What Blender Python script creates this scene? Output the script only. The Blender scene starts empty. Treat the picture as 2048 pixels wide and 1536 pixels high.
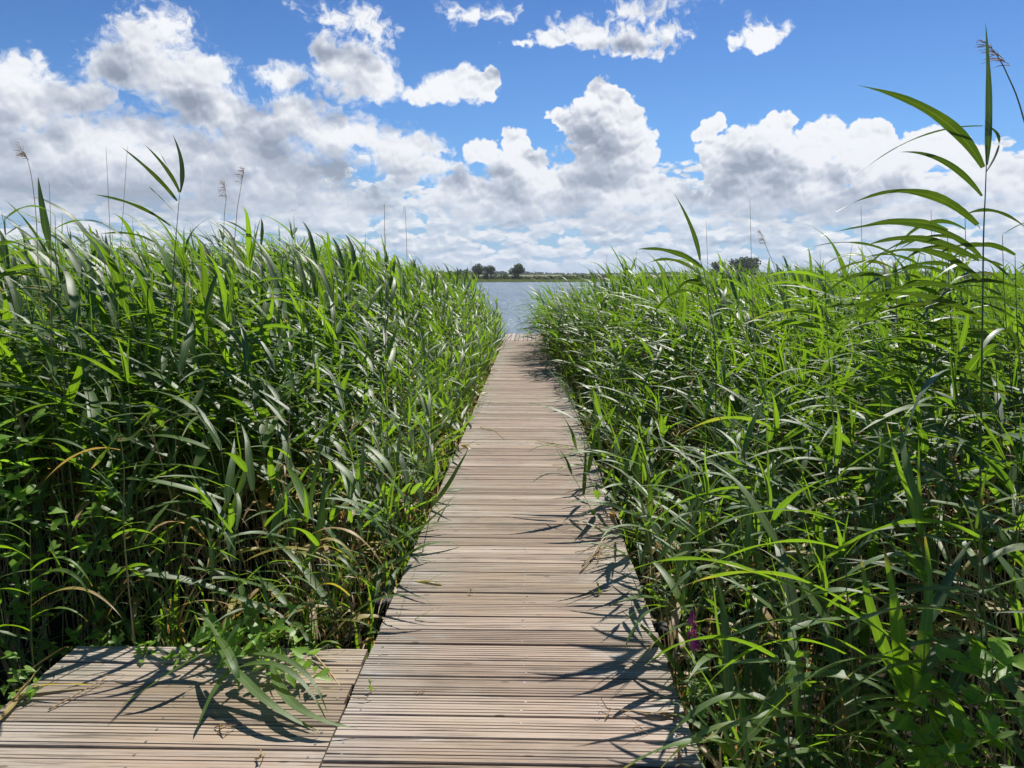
import bpy, math, random
import numpy as np
from mathutils import Vector, Matrix, Euler

R = math.radians
scene = bpy.context.scene
COL = scene.collection

# ------------------------------------------------------------------ camera
H_EYE = 1.65
PITCH = 7.97
YAW = 1.375
cam_d = bpy.data.cameras.new('camera')
cam = bpy.data.objects.new('camera', cam_d)
COL.objects.link(cam)
cam.location = (0, 0, H_EYE)
cam.rotation_euler = (R(90 - PITCH), 0, R(YAW))
cam_d.sensor_width = 36.0
cam_d.lens = 36.0 * 1500 / 2048
cam_d.clip_start = 0.05
cam_d.clip_end = 30000
scene.camera = cam
CAM_M = Euler(cam.rotation_euler).to_matrix()


def ray(px, py):
    """direction of a pixel of the 2048x1536 photograph"""
    v = CAM_M @ Vector(((px - 1024) / 1500, -(py - 768) / 1500, -1))
    return v.normalized()


def azel(px, py):
    d = ray(px, py)
    return math.degrees(math.atan2(d.x, d.y)), math.degrees(math.asin(d.z))


# ------------------------------------------------------------------ light
SUN_AZ, SUN_EL = 24.0, 56.0
sun_vec = Vector((math.sin(R(SUN_AZ)) * math.cos(R(SUN_EL)), math.cos(R(SUN_AZ)) * math.cos(R(SUN_EL)), math.sin(R(SUN_EL))))
sun_d = bpy.data.lights.new('sun', 'SUN')
sun_d.energy = 5.0
sun_d.angle = R(0.53)
sun_d.color = (1.0, 0.95, 0.87)
sun = bpy.data.objects.new('sun', sun_d)
COL.objects.link(sun)
sun.rotation_euler = sun_vec.to_track_quat('Z', 'Y').to_euler()
scene.view_settings.view_transform = 'Standard'
scene.view_settings.look = 'None'
scene.view_settings.gamma = 1
scene.view_settings.exposure = 0.46
scene.cycles.max_bounces = 6
scene.cycles.diffuse_bounces = 3
scene.cycles.glossy_bounces = 2
scene.cycles.transmission_bounces = 4
scene.cycles.transparent_max_bounces = 6
scene.cycles.caustics_reflective = False
scene.cycles.caustics_refractive = False
scene.cycles.use_adaptive_sampling = True
scene.cycles.adaptive_threshold = 0.02


class G:
    """small helper to write node trees as expressions"""
    def __init__(s, tree):
        s.t = tree

    def n(s, typ, **kw):
        nd = s.t.nodes.new(typ)
        for k, v in kw.items():
            setattr(nd, k, v)
        return nd

    def put(s, sock, v):
        if hasattr(v, 'node'):
            s.t.links.new(v, sock)
        elif v is not None:
            sock.default_value = v

    def m(s, op, a, b=None, c=None, clamp=False):
        nd = s.n('ShaderNodeMath', operation=op, use_clamp=clamp)
        s.put(nd.inputs[0], a); s.put(nd.inputs[1], b); s.put(nd.inputs[2], c)
        return nd.outputs[0]

    def v(s, op, a, b=None, c=None, scale=None):
        nd = s.n('ShaderNodeVectorMath', operation=op)
        s.put(nd.inputs[0], a); s.put(nd.inputs[1], b); s.put(nd.inputs[2], c)
        if scale is not None:
            s.put(nd.inputs['Scale'], scale)
        return nd.outputs['Value'] if op in ('LENGTH', 'DOT_PRODUCT', 'DISTANCE') else nd.outputs[0]

    def mix(s, f, a, b, blend='MIX'):
        nd = s.n('ShaderNodeMix', data_type='RGBA', blend_type=blend)
        s.put(nd.inputs[0], f)
        for k, x in ((6, a), (7, b)):
            if isinstance(x, (tuple, list)) and len(x) == 3:
                x = (*x, 1)
            s.put(nd.inputs[k], x)
        return nd.outputs[2]

    def ramp(s, f, lo, hi, a=0.0, b=1.0, smooth=True):
        nd = s.n('ShaderNodeMapRange', interpolation_type='SMOOTHSTEP' if smooth else 'LINEAR')
        s.put(nd.inputs[0], f); s.put(nd.inputs[1], lo); s.put(nd.inputs[2], hi); s.put(nd.inputs[3], a); s.put(nd.inputs[4], b)
        return nd.outputs[0]

    def noise(s, vec, scale, detail=3, rough=0.5, color=False, lac=2.0, dims='3D', dist=0.0):
        nd = s.n('ShaderNodeTexNoise', noise_dimensions=dims)
        s.put(nd.inputs['Vector'], vec); s.put(nd.inputs['Scale'], scale)
        s.put(nd.inputs['Detail'], detail); s.put(nd.inputs['Roughness'], rough); s.put(nd.inputs['Lacunarity'], lac)
        s.put(nd.inputs['Distortion'], dist)
        return nd.outputs['Color'] if color else nd.outputs['Fac']

    def voro(s, vec, scale, detail=3, rough=0.5, smooth=0.6, dims='3D', lac=2.0):
        nd = s.n('ShaderNodeTexVoronoi', voronoi_dimensions=dims, feature='SMOOTH_F1')
        s.put(nd.inputs['Vector'], vec); s.put(nd.inputs['Scale'], scale)
        s.put(nd.inputs['Detail'], detail); s.put(nd.inputs['Roughness'], rough); s.put(nd.inputs['Lacunarity'], lac)
        s.put(nd.inputs['Smoothness'], smooth)
        nd.normalize = True
        return nd.outputs['Distance']

    def xyz(s, x, y, z=0.0):
        nd = s.n('ShaderNodeCombineXYZ')
        s.put(nd.inputs[0], x); s.put(nd.inputs[1], y); s.put(nd.inputs[2], z)
        return nd.outputs[0]

    def sep(s, v):
        nd = s.n('ShaderNodeSeparateXYZ')
        s.put(nd.inputs[0], v)
        return nd.outputs


# ------------------------------------------------------------------ sky
world = bpy.data.worlds.new('World')
scene.world = world
world.use_nodes = True
wt = world.node_tree
wt.nodes.clear()
g = G(wt)
SKY_STRENGTH = 0.095
sky = g.n('ShaderNodeTexSky', sky_type='NISHITA')
sky.sun_disc = False
sky.sun_elevation = R(SUN_EL)
sky.sun_rotation = R(SUN_AZ)
sky.altitude = 50
sky.air_density = 1.0
sky.dust_density = 0.4
sky.ozone_density = 2.5
tc = g.n('ShaderNodeTexCoord')
D = tc.outputs['Generated']
dx, dy, dz = g.sep(D)
AZ = g.m('MULTIPLY', g.m('ARCTAN2', dx, dy), 57.2958)
EL = g.m('MULTIPLY', g.m('ARCSINE', dz), 57.2958)
P = g.xyz(AZ, EL, 0.0)

# cumulus clouds: where each heap stands in the sky (px, py, rx, ry in photo pixels, turned into azimuth and elevation)
HEAPS = [
    # big cloud at upper left and its long deck
    (290, 70, 75, 62), (235, 130, 95, 55), (165, 185, 75, 48), (330, 150, 120, 75), (60, 190, 110, 80), (20, 150, 70, 50),
    (430, 215, 130, 50), (610, 235, 85, 62), (700, 280, 120, 42), (790, 305, 90, 34), (120, 300, 260, 90),
    (400, 330, 330, 90), (520, 270, 120, 45), (150, 420, 300, 110), (520, 430, 300, 85), (820, 345, 90, 22),
    # middle cloud
    (700, 115, 72, 62), (735, 160, 62, 42), (650, 85, 34, 30), (575, 140, 62, 26),
    (905, 168, 62, 34), (955, 180, 32, 32), (850, 180, 60, 22),
    (700, 22, 74, 30), (760, 45, 40, 24), (950, 12, 66, 24), (405, 130, 60, 40),
    # small ones at the right
    (1260, 64, 92, 44), (1180, 50, 60, 30), (1110, 74, 66, 20), (1300, 6, 100, 20), (1505, 80, 62, 32), (1040, 90, 40, 12),
    # tower
    (1207, 190, 52, 40), (1200, 240, 84, 50), (1225, 295, 88, 52), (1205, 340, 80, 50), (1128, 236, 40, 18),
    (1030, 283, 42, 32), (1045, 330, 66, 45), (1090, 385, 110, 50), (960, 300, 45, 26), (930, 400, 80, 50),
    (1260, 390, 110, 50), (1400, 420, 110, 42),
    # right bank
    (1438, 250, 30, 32), (1440, 305, 38, 42), (1550, 265, 40, 38), (1500, 315, 70, 50), (1615, 300, 62, 48), (1560, 370, 150, 60),
    (1745, 285, 52, 40), (1770, 340, 90, 55), (1860, 300, 62, 44), (1950, 350, 80, 56), (2040, 370, 70, 54),
    (1750, 430, 250, 60), (2050, 430, 150, 60), (1200, 450, 260, 40),
    # beyond the picture's sides
    (-250, 300, 260, 170), (2350, 350, 240, 90),
]


def heap_field(p):
    acc = None
    for (cx, cy, rx, ry) in HEAPS:
        a, e = azel(cx, cy)
        a2, e2 = azel(cx + rx, cy); a3, e3 = azel(cx, cy - ry)
        sx, sy = 1 / max(0.3, abs(a2 - a)), 1 / max(0.25, abs(e3 - e))
        q = g.v('MULTIPLY_ADD', p, (sx, sy, 0), (-a * sx, -e * sy, 0))
        l = g.v('LENGTH', q)
        acc = l if acc is None else g.m('SMOOTH_MIN', acc, l, 0.18)
    return g.m('SUBTRACT', 1.0, acc)


warp = g.noise(P, 0.16, 2, 0.5, color=True)
PW = g.v('ADD', P, g.v('MULTIPLY', g.v('SUBTRACT', warp, (0.5, 0.5, 0.5)), (5.0, 3.0, 0.0)))
warp2 = g.noise(P, 0.9, 2, 0.55, color=True)
PW = g.v('ADD', PW, g.v('MULTIPLY', g.v('SUBTRACT', warp2, (0.5, 0.5, 0.5)), (1.6, 1.2, 0.0)))


def puff(q, scale, off):
    nd = g.n('ShaderNodeTexVoronoi', voronoi_dimensions='2D', feature='F1')
    g.put(nd.inputs['Vector'], g.v('ADD', q, off)); g.put(nd.inputs['Scale'], scale)
    d = nd.outputs['Distance']
    return g.m('MULTIPLY', d, d)


def puffs(p):
    """rounded cauliflower heads in three sizes"""
    q = g.v('MULTIPLY', p, (1.0, 1.15, 1.0))
    q = g.v('ADD', q, g.v('MULTIPLY', g.v('SUBTRACT', g.noise(q, 0.8, 2, 0.5, color=True, dims='2D'), (0.5, 0.5, 0.5)), (0.9, 0.8, 0)))
    b = g.m('MULTIPLY_ADD', puff(q, 0.36, (0, 0, 0)), -1.0, 0.40)
    b = g.m('MULTIPLY_ADD', puff(q, 0.85, (3.3, 1.7, 0)), -0.60, g.m('ADD', b, 0.2))
    return g.m('MULTIPLY_ADD', puff(q, 2.0, (7.1, 4.2, 0)), -0.26, g.m('ADD', b, 0.08))


Lx, Ly = 0.30, 0.95
F0 = heap_field(PW)
F1 = heap_field(g.v('ADD', PW, (0.7 * 2.4, 2.4, 0)))
B0 = puffs(P)
B1 = puffs(g.v('ADD', P, (Lx * 0.34, Ly * 0.34, 0)))
SOFT = g.noise(P, 0.45, 4, 0.5, dims='2D')
FINE = g.noise(PW, 1.3, 6, 0.60, dims='2D')
# ragged, translucent edges for the stratocumulus at the left and the small scraps high up
LEFT = g.m('MAXIMUM', g.ramp(AZ, -1.0, -10.0), g.ramp(EL, 16.0, 18.5, 0.0, 1.3))
den = g.m('MULTIPLY_ADD', B0, 0.34, F0)
HI = g.ramp(EL, 14.5, 17.5)
den = g.m('ADD', den, g.m('MULTIPLY', g.m('SUBTRACT', SOFT, 0.5), g.m('MULTIPLY_ADD', HI, 1.4, 0.8)))
famp = g.m('ADD', g.m('MULTIPLY_ADD', LEFT, 0.75, 0.40), g.m('MULTIPLY', HI, 1.3))
den = g.m('ADD', den, g.m('MULTIPLY', g.m('SUBTRACT', FINE, 0.5), famp))
alpha = g.ramp(den, g.m('MULTIPLY_ADD', LEFT, -0.16, -0.02), g.m('ADD', g.m('MULTIPLY_ADD', LEFT, 0.38, 0.12), g.m('MULTIPLY', HI, 0.45)))
# light: bright where little cloud lies towards the sun, grey where much does
emb = g.m('SUBTRACT', B0, B1)
occ = g.m('MULTIPLY_ADD', B1, 0.22, F1)
occ = g.m('ADD', occ, g.m('MULTIPLY_ADD', SOFT, 0.9, -0.45))
lit = g.ramp(occ, 1.05, -0.30, 0.10, 0.95, smooth=False)
ek = g.m('MULTIPLY_ADD', LEFT, -0.32, 0.72)
lit = g.m('ADD', lit, g.m('MULTIPLY', emb, ek))
rim = g.ramp(den, 0.50, 0.0)
lit = g.m('MULTIPLY_ADD', rim, 0.22, lit)
broad = g.noise(g.v('MULTIPLY', P, (0.085, 0.20, 1)), 1.0, 2, 0.5)
lit = g.m('ADD', lit, g.m('ADD', g.m('MULTIPLY_ADD', broad, 1.5, -0.75), g.m('MULTIPLY_ADD', FINE, 0.20, -0.10)))
lit = g.m('MINIMUM', g.m('MAXIMUM', lit, 0.0), 1.15)
C_DARK, C_MID, C_LIT = (2.1, 2.5, 3.2), (4.0, 4.35, 5.1), (7.1, 7.25, 7.5)
ccol = g.mix(g.ramp(lit, 0.05, 0.5, smooth=False), C_DARK, C_MID)
ccol = g.mix(g.ramp(lit, 0.4, 1.05), ccol, C_LIT)

# far banks low over the horizon, foreshortened
PL = g.v('MULTIPLY', P, (0.55, 1.25, 1.0))
PLW = g.v('ADD', PL, g.v('MULTIPLY', g.v('SUBTRACT', g.noise(PL, 0.8, 3, 0.55, color=True), (0.5, 0.5, 0.5)), (0.9, 0.9, 0)))


def lowfield(p):
    v1 = g.m('MULTIPLY_ADD', puff(p, 0.9, (0, 0, 0)), -0.9, 0.3)
    v1 = g.m('MULTIPLY_ADD', puff(p, 2.4, (2.2, 5.1, 0)), -0.45, g.m('ADD', v1, 0.12))
    n1 = g.noise(p, 0.42, 6, 0.6, dims='2D')
    return g.m('ADD', v1, g.m('MULTIPLY_ADD', n1, 1.8, -0.9))


L0 = lowfield(PLW)
L1 = lowfield(g.v('ADD', PLW, (0.10, 0.42, 0)))
low_cov = g.ramp(EL, 11.0, 5.0, -0.9, 0.20)
ld = g.m('ADD', L0, low_cov)
low_a = g.m('MULTIPLY', g.ramp(ld, -0.05, 0.16), g.ramp(EL, 0.2, 1.6, 0.35, 1.0))
low_l = g.m('ADD', 0.50, g.m('MULTIPLY', g.m('SUBTRACT', L0, L1), 1.0))
low_l = g.m('ADD', low_l, g.ramp(ld, 0.5, 0.0, 0.0, 0.25))
lcol = g.mix(g.ramp(low_l, 0.0, 0.5), (2.6, 3.4, 4.5), (4.2, 4.9, 5.8))
lcol = g.mix(g.ramp(low_l, 0.45, 1.0), lcol, (6.7, 6.9, 7.2))

base = g.mix(1.0, sky.outputs[0], g.mix(g.ramp(EL, 8.0, 24.0), (0.34, 0.575, 0.84), (0.225, 0.42, 0.70)), 'MULTIPLY')
# pale band above the horizon
hz = g.ramp(EL, 9.0, -1.0)
base = g.mix(g.m('MULTIPLY', hz, 0.75), base, (2.3, 3.6, 5.4))
ccol = g.mix(g.ramp(EL, 12.0, 0.0, 0.0, 0.45), ccol, (4.6, 5.2, 6.1))
fade_low = g.ramp(EL, 2.6, 6.0)
alpha = g.m('MULTIPLY', alpha, fade_low)
col = g.mix(low_a, base, lcol)
col = g.mix(alpha, col, ccol)
bg = g.n('ShaderNodeBackground')
g.put(bg.inputs['Color'], col)
bg.inputs['Strength'].default_value = SKY_STRENGTH
wo = g.n('ShaderNodeOutputWorld')
wt.links.new(bg.outputs[0], wo.inputs[0])
world.cycles.sampling_method = 'MANUAL'
world.cycles.sample_map_resolution = 512
#ENDSKY
# ================================================================== helpers
rng = random.Random(7)


def tag(o, label=None, cat=None, group=None, kind=None):
    if label: o['label'] = label
    if cat: o['category'] = cat
    if group: o['group'] = group
    if kind: o['kind'] = kind
    return o


def empty(name, loc=(0, 0, 0), rz=0.0):
    o = bpy.data.objects.new(name, None)
    o.empty_display_size = 0.1
    o.location = loc
    o.rotation_euler = (0, 0, rz)
    COL.objects.link(o)
    return o


class MB:
    """mesh builder with one RGBA point attribute 'info' and material slots"""
    def __init__(s):
        s.v, s.f, s.c, s.mi = [], [], [], []

    def add(s, verts, faces, info=(0, 0, 0, 0), mi=0):
        b = len(s.v)
        s.v.extend(verts)
        s.f.extend([tuple(b + i for i in f) for f in faces])
        if isinstance(info, list):
            s.c.extend(info)
        else:
            s.c.extend([info] * len(verts))
        s.mi.extend([mi] * len(faces))

    def box(s, x0, x1, y0, y1, z0, z1, info=(0, 0, 0, 0), mi=0):
        v = [(x, y, z) for x in (x0, x1) for y in (y0, y1) for z in (z0, z1)]
        s.add(v, [(0, 1, 3, 2), (4, 6, 7, 5), (0, 4, 5, 1), (2, 3, 7, 6), (0, 2, 6, 4), (1, 5, 7, 3)], info, mi)

    def tube(s, pts, rads, n=6, info=(0, 0, 0, 0), mi=0, cap=True):
        pts = [Vector(p) for p in pts]
        verts, prev = [], None
        for i, p in enumerate(pts):
            t = (pts[min(i + 1, len(pts) - 1)] - pts[max(i - 1, 0)]).normalized()
            if prev is None:
                a = t.orthogonal().normalized()
            else:
                a = (prev - t * prev.dot(t)).normalized()
            prev = a
            b = t.cross(a)
            r = rads[i] if isinstance(rads, (list, tuple)) else rads
            for k in range(n):
                an = 2 * math.pi * k / n
                verts.append(tuple(p + a * (r * math.cos(an)) + b * (r * math.sin(an))))
        faces = []
        for i in range(len(pts) - 1):
            for k in range(n):
                k2 = (k + 1) % n
                faces.append((i * n + k, i * n + k2, (i + 1) * n + k2, (i + 1) * n + k))
        if cap:
            faces.append(tuple(range(n - 1, -1, -1)))
            faces.append(tuple((len(pts) - 1) * n + k for k in range(n)))
        s.add(verts, faces, info, mi)

    def mesh(s, name, mats, smooth=True):
        me = bpy.data.meshes.new(name)
        me.from_pydata(s.v, [], s.f)
        if smooth:
            me.polygons.foreach_set('use_smooth', [True] * len(s.f))
        a = me.color_attributes.new('info', 'FLOAT_COLOR', 'POINT')
        a.data.foreach_set('color', np.array(s.c, dtype=np.float32).ravel())
        for m in (mats if isinstance(mats, (list, tuple)) else [mats]):
            me.materials.append(m)
        me.polygons.foreach_set('material_index', s.mi)
        me.update()
        return me

    def obj(s, name, mats, parent=None, smooth=True):
        o = bpy.data.objects.new(name, s.mesh(name, mats, smooth))
        COL.objects.link(o)
        if parent is not None:
            o.parent = parent
        return o


def material(name):
    m = bpy.data.materials.new(name)
    m.use_nodes = True
    m.node_tree.nodes.clear()
    gg = G(m.node_tree)
    out = gg.n('ShaderNodeOutputMaterial')
    return m, gg, out


def principled(gg, col, rough, normal=None, spec=0.5, **kw):
    b = gg.n('ShaderNodeBsdfPrincipled')
    if isinstance(col, tuple):
        col = (*col[:3], 1)
    gg.put(b.inputs['Base Color'], col)
    gg.put(b.inputs['Roughness'], rough)
    gg.put(b.inputs['Specular IOR Level'], spec)
    if normal is not None:
        gg.put(b.inputs['Normal'], normal)
    for k, v in kw.items():
        gg.put(b.inputs[k.replace('_', ' ')], v)
    return b.outputs[0]


def bump(gg, h, strength=0.3, dist=0.01):
    nd = gg.n('ShaderNodeBump')
    gg.put(nd.inputs['Strength'], strength)
    gg.put(nd.inputs['Distance'], dist)
    gg.put(nd.inputs['Height'], h)
    return nd.outputs[0]


# ================================================================== materials
def mat_wood(name, along='x'):
    m, q, out = material(name)
    pos = q.n('ShaderNodeNewGeometry').outputs['Position']
    if along == 'y':
        sx, sy, sz = q.sep(pos)
        pos = q.xyz(sy, sx, sz)
    at = q.n('ShaderNodeAttribute', attribute_name='info').outputs['Color']
    r, gv, b = q.sep(at)                       # r: random per board, gv: groove depth, b: across the walkway -1..1
    off = q.v('ADD', pos, q.xyz(q.m('MULTIPLY', r, 37.0), 0.0, q.m('MULTIPLY', r, 11.0)))
    grain = q.noise(q.v('MULTIPLY', off, (2.0, 75, 30)), 1.0, 5, 0.66)
    fine = q.noise(q.v('MULTIPLY', off, (9, 420, 60)), 1.0, 3, 0.6)
    blot = q.noise(q.v('MULTIPLY', off, (2.6, 9, 3)), 1.0, 5, 0.62)
    big = q.noise(pos, 0.55, 3, 0.6)
    tan_, grey = (0.40, 0.30, 0.20), (0.42, 0.365, 0.30)
    edge = q.m('ABSOLUTE', b)
    wear = q.m('ADD', q.ramp(edge, 0.35, 0.95, 0.0, 0.75), q.m('MULTIPLY_ADD', blot, 1.5, -0.62))
    wear = q.m('ADD', wear, q.m('MULTIPLY_ADD', r, 0.6, -0.3))
    c = q.mix(q.m('MULTIPLY', wear, 1.0, clamp=True), tan_, grey)
    c = q.mix(q.ramp(big, 0.42, 0.62, 0, 0.5), c, (0.42, 0.29, 0.225))
    # pale lichen bloom and dark rotten streaks
    c = q.mix(q.m('MULTIPLY', q.ramp(blot, 0.56, 0.74), q.ramp(edge, 0.2, 0.9, 0.25, 0.9)), c, (0.60, 0.575, 0.54))
    c = q.mix(q.ramp(grain, 0.52, 0.66, 0.0, 0.85), c, (0.105, 0.08, 0.062))
    c = q.mix(q.ramp(fine, 0.52, 0.72, 0.0, 0.35), c, (0.14, 0.11, 0.09))
    c = q.mix(q.ramp(grain, 0.48, 0.34, 0.0, 0.55), c, (0.48, 0.41, 0.325))
    gmod = q.ramp(q.noise(q.v('MULTIPLY', off, (3.0, 60, 1)), 1.0, 3, 0.6), 0.35, 0.65, 0.35, 0.9)
    c = q.mix(q.m('MULTIPLY', gv, gmod), c, (0.06, 0.045, 0.034))
    st = q.noise(q.v('MULTIPLY', pos, (1.7, 3.2, 1)), 1.0, 5, 0.65)
    c = q.mix(q.ramp(st, 0.50, 0.72, 0, 0.42), c, (0.15, 0.125, 0.10))
    c = q.mix(q.m('MULTIPLY', q.ramp(st, 0.48, 0.34), q.ramp(edge, 0.6, 1.0, 0, 0.35)), c, (0.16, 0.17, 0.10))
    # a knot here and there
    kn = q.n('ShaderNodeTexVoronoi', voronoi_dimensions='2D', feature='F1')
    q.put(kn.inputs['Vector'], q.v('MULTIPLY', off, (1.6, 5.0, 0))); kn.inputs['Scale'].default_value = 1.0
    c = q.mix(q.ramp(kn.outputs['Distance'], 0.04, 0.02, 0, 0.7), c, (0.10, 0.07, 0.05))
    val = q.m('MULTIPLY_ADD', r, 0.30, 0.62)
    c = q.mix(1.0, c, q.xyz(val, val, val), 'MULTIPLY')
    hgt = q.m('ADD', q.m('MULTIPLY', grain, -1.0), q.m('MULTIPLY', fine, -0.5))
    nrm = bump(q, hgt, 0.55, 0.003)
    q.put(out.inputs[0], principled(q, c, 0.72, nrm, 0.35))
    return m


def mat_leaf(name, thin=0.42):
    """info = (age 0 green .. 1 dry, random, across -1..1, along 0..1)"""
    m, q, out = material(name)
    an = q.n('ShaderNodeAttribute', attribute_name='info')
    age, rnd, uu = q.sep(an.outputs['Color'])
    tt = an.outputs['Alpha']
    oi = q.n('ShaderNodeObjectInfo')
    orn = oi.outputs['Random']
    pos = q.n('ShaderNodeTexCoord').outputs['Object']
    c = q.mix(rnd, (0.029, 0.063, 0.013), (0.098, 0.178, 0.025))
    c = q.mix(q.m('MULTIPLY', orn, 0.6), c, (0.060, 0.115, 0.034))
    n1 = q.noise(pos, 9.0, 3, 0.6)
    c = q.mix(q.ramp(n1, 0.5, 0.8, 0, 0.35), c, (0.13, 0.19, 0.03))
    # pale midrib and fine length-wise veins
    vein = q.m('FRACT', q.m('MULTIPLY', uu, 7.0))
    vein = q.m('ABSOLUTE', q.m('SUBTRACT', vein, 0.5))
    c = q.mix(q.m('MULTIPLY', vein, 0.22), c, (0.13, 0.20, 0.07))
    c = q.mix(q.ramp(q.m('ABSOLUTE', uu), 0.10, 0.02, 0, 0.55), c, (0.20, 0.27, 0.10))
    # ageing: yellow then tan, tips first
    a = q.m('ADD', age, q.m('MULTIPLY', q.ramp(tt, 0.75, 1.0), q.m('MULTIPLY', q.m('GREATER_THAN', rnd, 0.72), 0.6)))
    a = q.m('ADD', a, q.m('MULTIPLY', q.m('SUBTRACT', n1, 0.5), q.m('MULTIPLY', age, 1.2)))
    c = q.mix(q.ramp(a, 0.25, 0.55), c, (0.34, 0.30, 0.07))
    c = q.mix(q.ramp(a, 0.55, 0.85), c, (0.36, 0.25, 0.12))
    nrm = bump(q, vein, 0.25, 0.0015)
    p = principled(q, c, 0.44, nrm, 0.62)
    tr = q.n('ShaderNodeBsdfTranslucent')
    tc_ = q.mix(1.0, c, q.mix(q.ramp(a, 0.2, 0.6), (3.2, 3.2, 0.6), (1.7, 1.45, 0.9)), 'MULTIPLY')
    q.put(tr.inputs['Color'], tc_)
    mx = q.n('ShaderNodeMixShader')
    q.put(mx.inputs[0], thin)  # translucent share, lowered to darken the silhouetted leaf copy
    q.t.links.new(p, mx.inputs[1]); q.t.links.new(tr.outputs[0], mx.inputs[2])
    q.t.links.new(mx.outputs[0], out.inputs[0])
    return m


def mat_stem(name):
    m, q, out = material(name)
    an = q.n('ShaderNodeAttribute', attribute_name='info')
    age, rnd, hh = q.sep(an.outputs['Color'])
    pos = q.n('ShaderNodeTexCoord').outputs['Object']
    n1 = q.noise(q.v('MULTIPLY', pos, (60, 60, 6)), 1.0, 2, 0.5)
    c = q.mix(rnd, (0.075, 0.125, 0.03), (0.13, 0.16, 0.05))
    c = q.mix(q.ramp(q.m('ADD', age, q.m('MULTIPLY', n1, 0.3)), 0.35, 0.8), c, (0.46, 0.33, 0.17))
    c = q.mix(q.m('MULTIPLY', q.ramp(n1, 0.5, 0.8), 0.5), c, (0.10, 0.06, 0.035))
    q.put(out.inputs[0], principled(q, c, 0.5, None, 0.4))
    return m


def mat_simple(name, c1, c2, scale=8.0, rough=0.8, spec=0.3, bmp=0.0, detail=4, transl=0.0, stretch=(1, 1, 1), **kw):
    m, q, out = material(name)
    pos = q.n('ShaderNodeTexCoord').outputs['Object']
    n1 = q.noise(q.v('MULTIPLY', pos, stretch), scale, detail, 0.6)
    c = q.mix(q.ramp(n1, 0.35, 0.65), c1, c2)
    nrm = bump(q, n1, bmp, 0.05) if bmp else None
    p = principled(q, c, rough, nrm, spec, **kw)
    if transl:
        tr = q.n('ShaderNodeBsdfTranslucent')
        q.put(tr.inputs['Color'], q.mix(1.0, c, (2.4, 2.4, 1.2), 'MULTIPLY'))
        mx = q.n('ShaderNodeMixShader'); mx.inputs[0].default_value = transl
        q.t.links.new(p, mx.inputs[1]); q.t.links.new(tr.outputs[0], mx.inputs[2])
        p = mx.outputs[0]
    q.t.links.new(p, out.inputs[0])
    return m


def mat_water():
    m, q, out = material('lake_water')
    pos = q.n('ShaderNodeNewGeometry').outputs['Position']
    rot = q.n('ShaderNodeVectorRotate', rotation_type='Z_AXIS')
    q.put(rot.inputs['Vector'], pos); rot.inputs['Angle'].default_value = 0.35
    pr = rot.outputs[0]
    w1 = q.noise(q.v('MULTIPLY', pr, (0.9, 2.1, 1)), 1.0, 4, 0.62)
    w2 = q.noise(q.v('MULTIPLY', pr, (0.10, 0.28, 1)), 1.0, 4, 0.6)
    w3 = q.noise(q.v('MULTIPLY', pos, (0.55, 0.10, 1)), 1.0, 3, 0.6)
    w4 = q.noise(q.v('MULTIPLY', pos, (0.14, 0.022, 1)), 1.0, 3, 0.6)
    h = q.m('ADD', q.m('MULTIPLY', w1, 0.17), q.m('MULTIPLY', w2, 0.4))
    h = q.m('ADD', h, q.m('ADD', q.m('MULTIPLY', w3, 0.8), q.m('MULTIPLY', w4, 2.0)))
    nrm = bump(q, h, 1.0, 1.0)
    gust = q.noise(q.v('MULTIPLY', pos, (0.012, 0.05, 1)), 1.0, 3, 0.6)
    c = q.mix(q.ramp(gust, 0.4, 0.65), (0.085, 0.125, 0.145), (0.13, 0.17, 0.185))
    q.put(out.inputs[0], principled(q, c, 0.22, nrm, 0.5))
    return m


M_WOODX = mat_wood('weathered_wood_cross', 'x')
M_WOODY = mat_wood('weathered_wood_long', 'y')
M_LEAF = mat_leaf('reed_leaf')
M_LEAF_SHADED = mat_leaf('shaded_reed_leaf', 0.15)  # shaded copy of the reed leaf: silhouette darkness of skyline reeds put into the material
M_STEM = mat_stem('reed_stem')
M_PLUME = mat_simple('reed_plume', (0.10, 0.055, 0.05), (0.22, 0.14, 0.11), 40, 0.8, 0.2, transl=0.3)
M_MUD = mat_simple('reed_bed_mud', (0.010, 0.009, 0.006), (0.030, 0.024, 0.015), 9, 0.9, 0.2, 0.6, 6)
M_LAND = mat_simple('meadow', (0.10, 0.13, 0.045), (0.22, 0.21, 0.09), 0.012, 0.95, 0.1)
M_FIELD = mat_simple('ripe_field', (0.42, 0.36, 0.20), (0.36, 0.31, 0.16), 0.03, 0.95, 0.1)
M_PLASTIC = mat_simple('black_plastic', (0.012, 0.012, 0.014), (0.030, 0.029, 0.028), 30, 0.6, 0.35)
M_POST = mat_simple('wet_post_wood', (0.05, 0.042, 0.03), (0.13, 0.11, 0.08), 14, 0.8, 0.3, 0.4, stretch=(6, 6, 0.8))
M_BEAM = mat_simple('beam_wood', (0.10, 0.08, 0.06), (0.19, 0.16, 0.12), 5, 0.85, 0.3, 0.3, stretch=(8, 0.6, 8))
M_SCREW = mat_simple('screw_steel', (0.5, 0.48, 0.45), (0.32, 0.30, 0.28), 60, 0.35, 0.5, Metallic=0.8)
M_TREE = mat_simple('far_tree_leaves', (0.030, 0.050, 0.018), (0.062, 0.085, 0.030), 0.9, 0.7, 0.2, transl=0.25)
M_TREE2 = mat_simple('far_shrub_leaves', (0.036, 0.062, 0.020), (0.085, 0.105, 0.035), 0.7, 0.7, 0.2, transl=0.2)
M_BARK = mat_simple('bark', (0.10, 0.08, 0.06), (0.18, 0.15, 0.12), 3, 0.9, 0.2)
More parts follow.
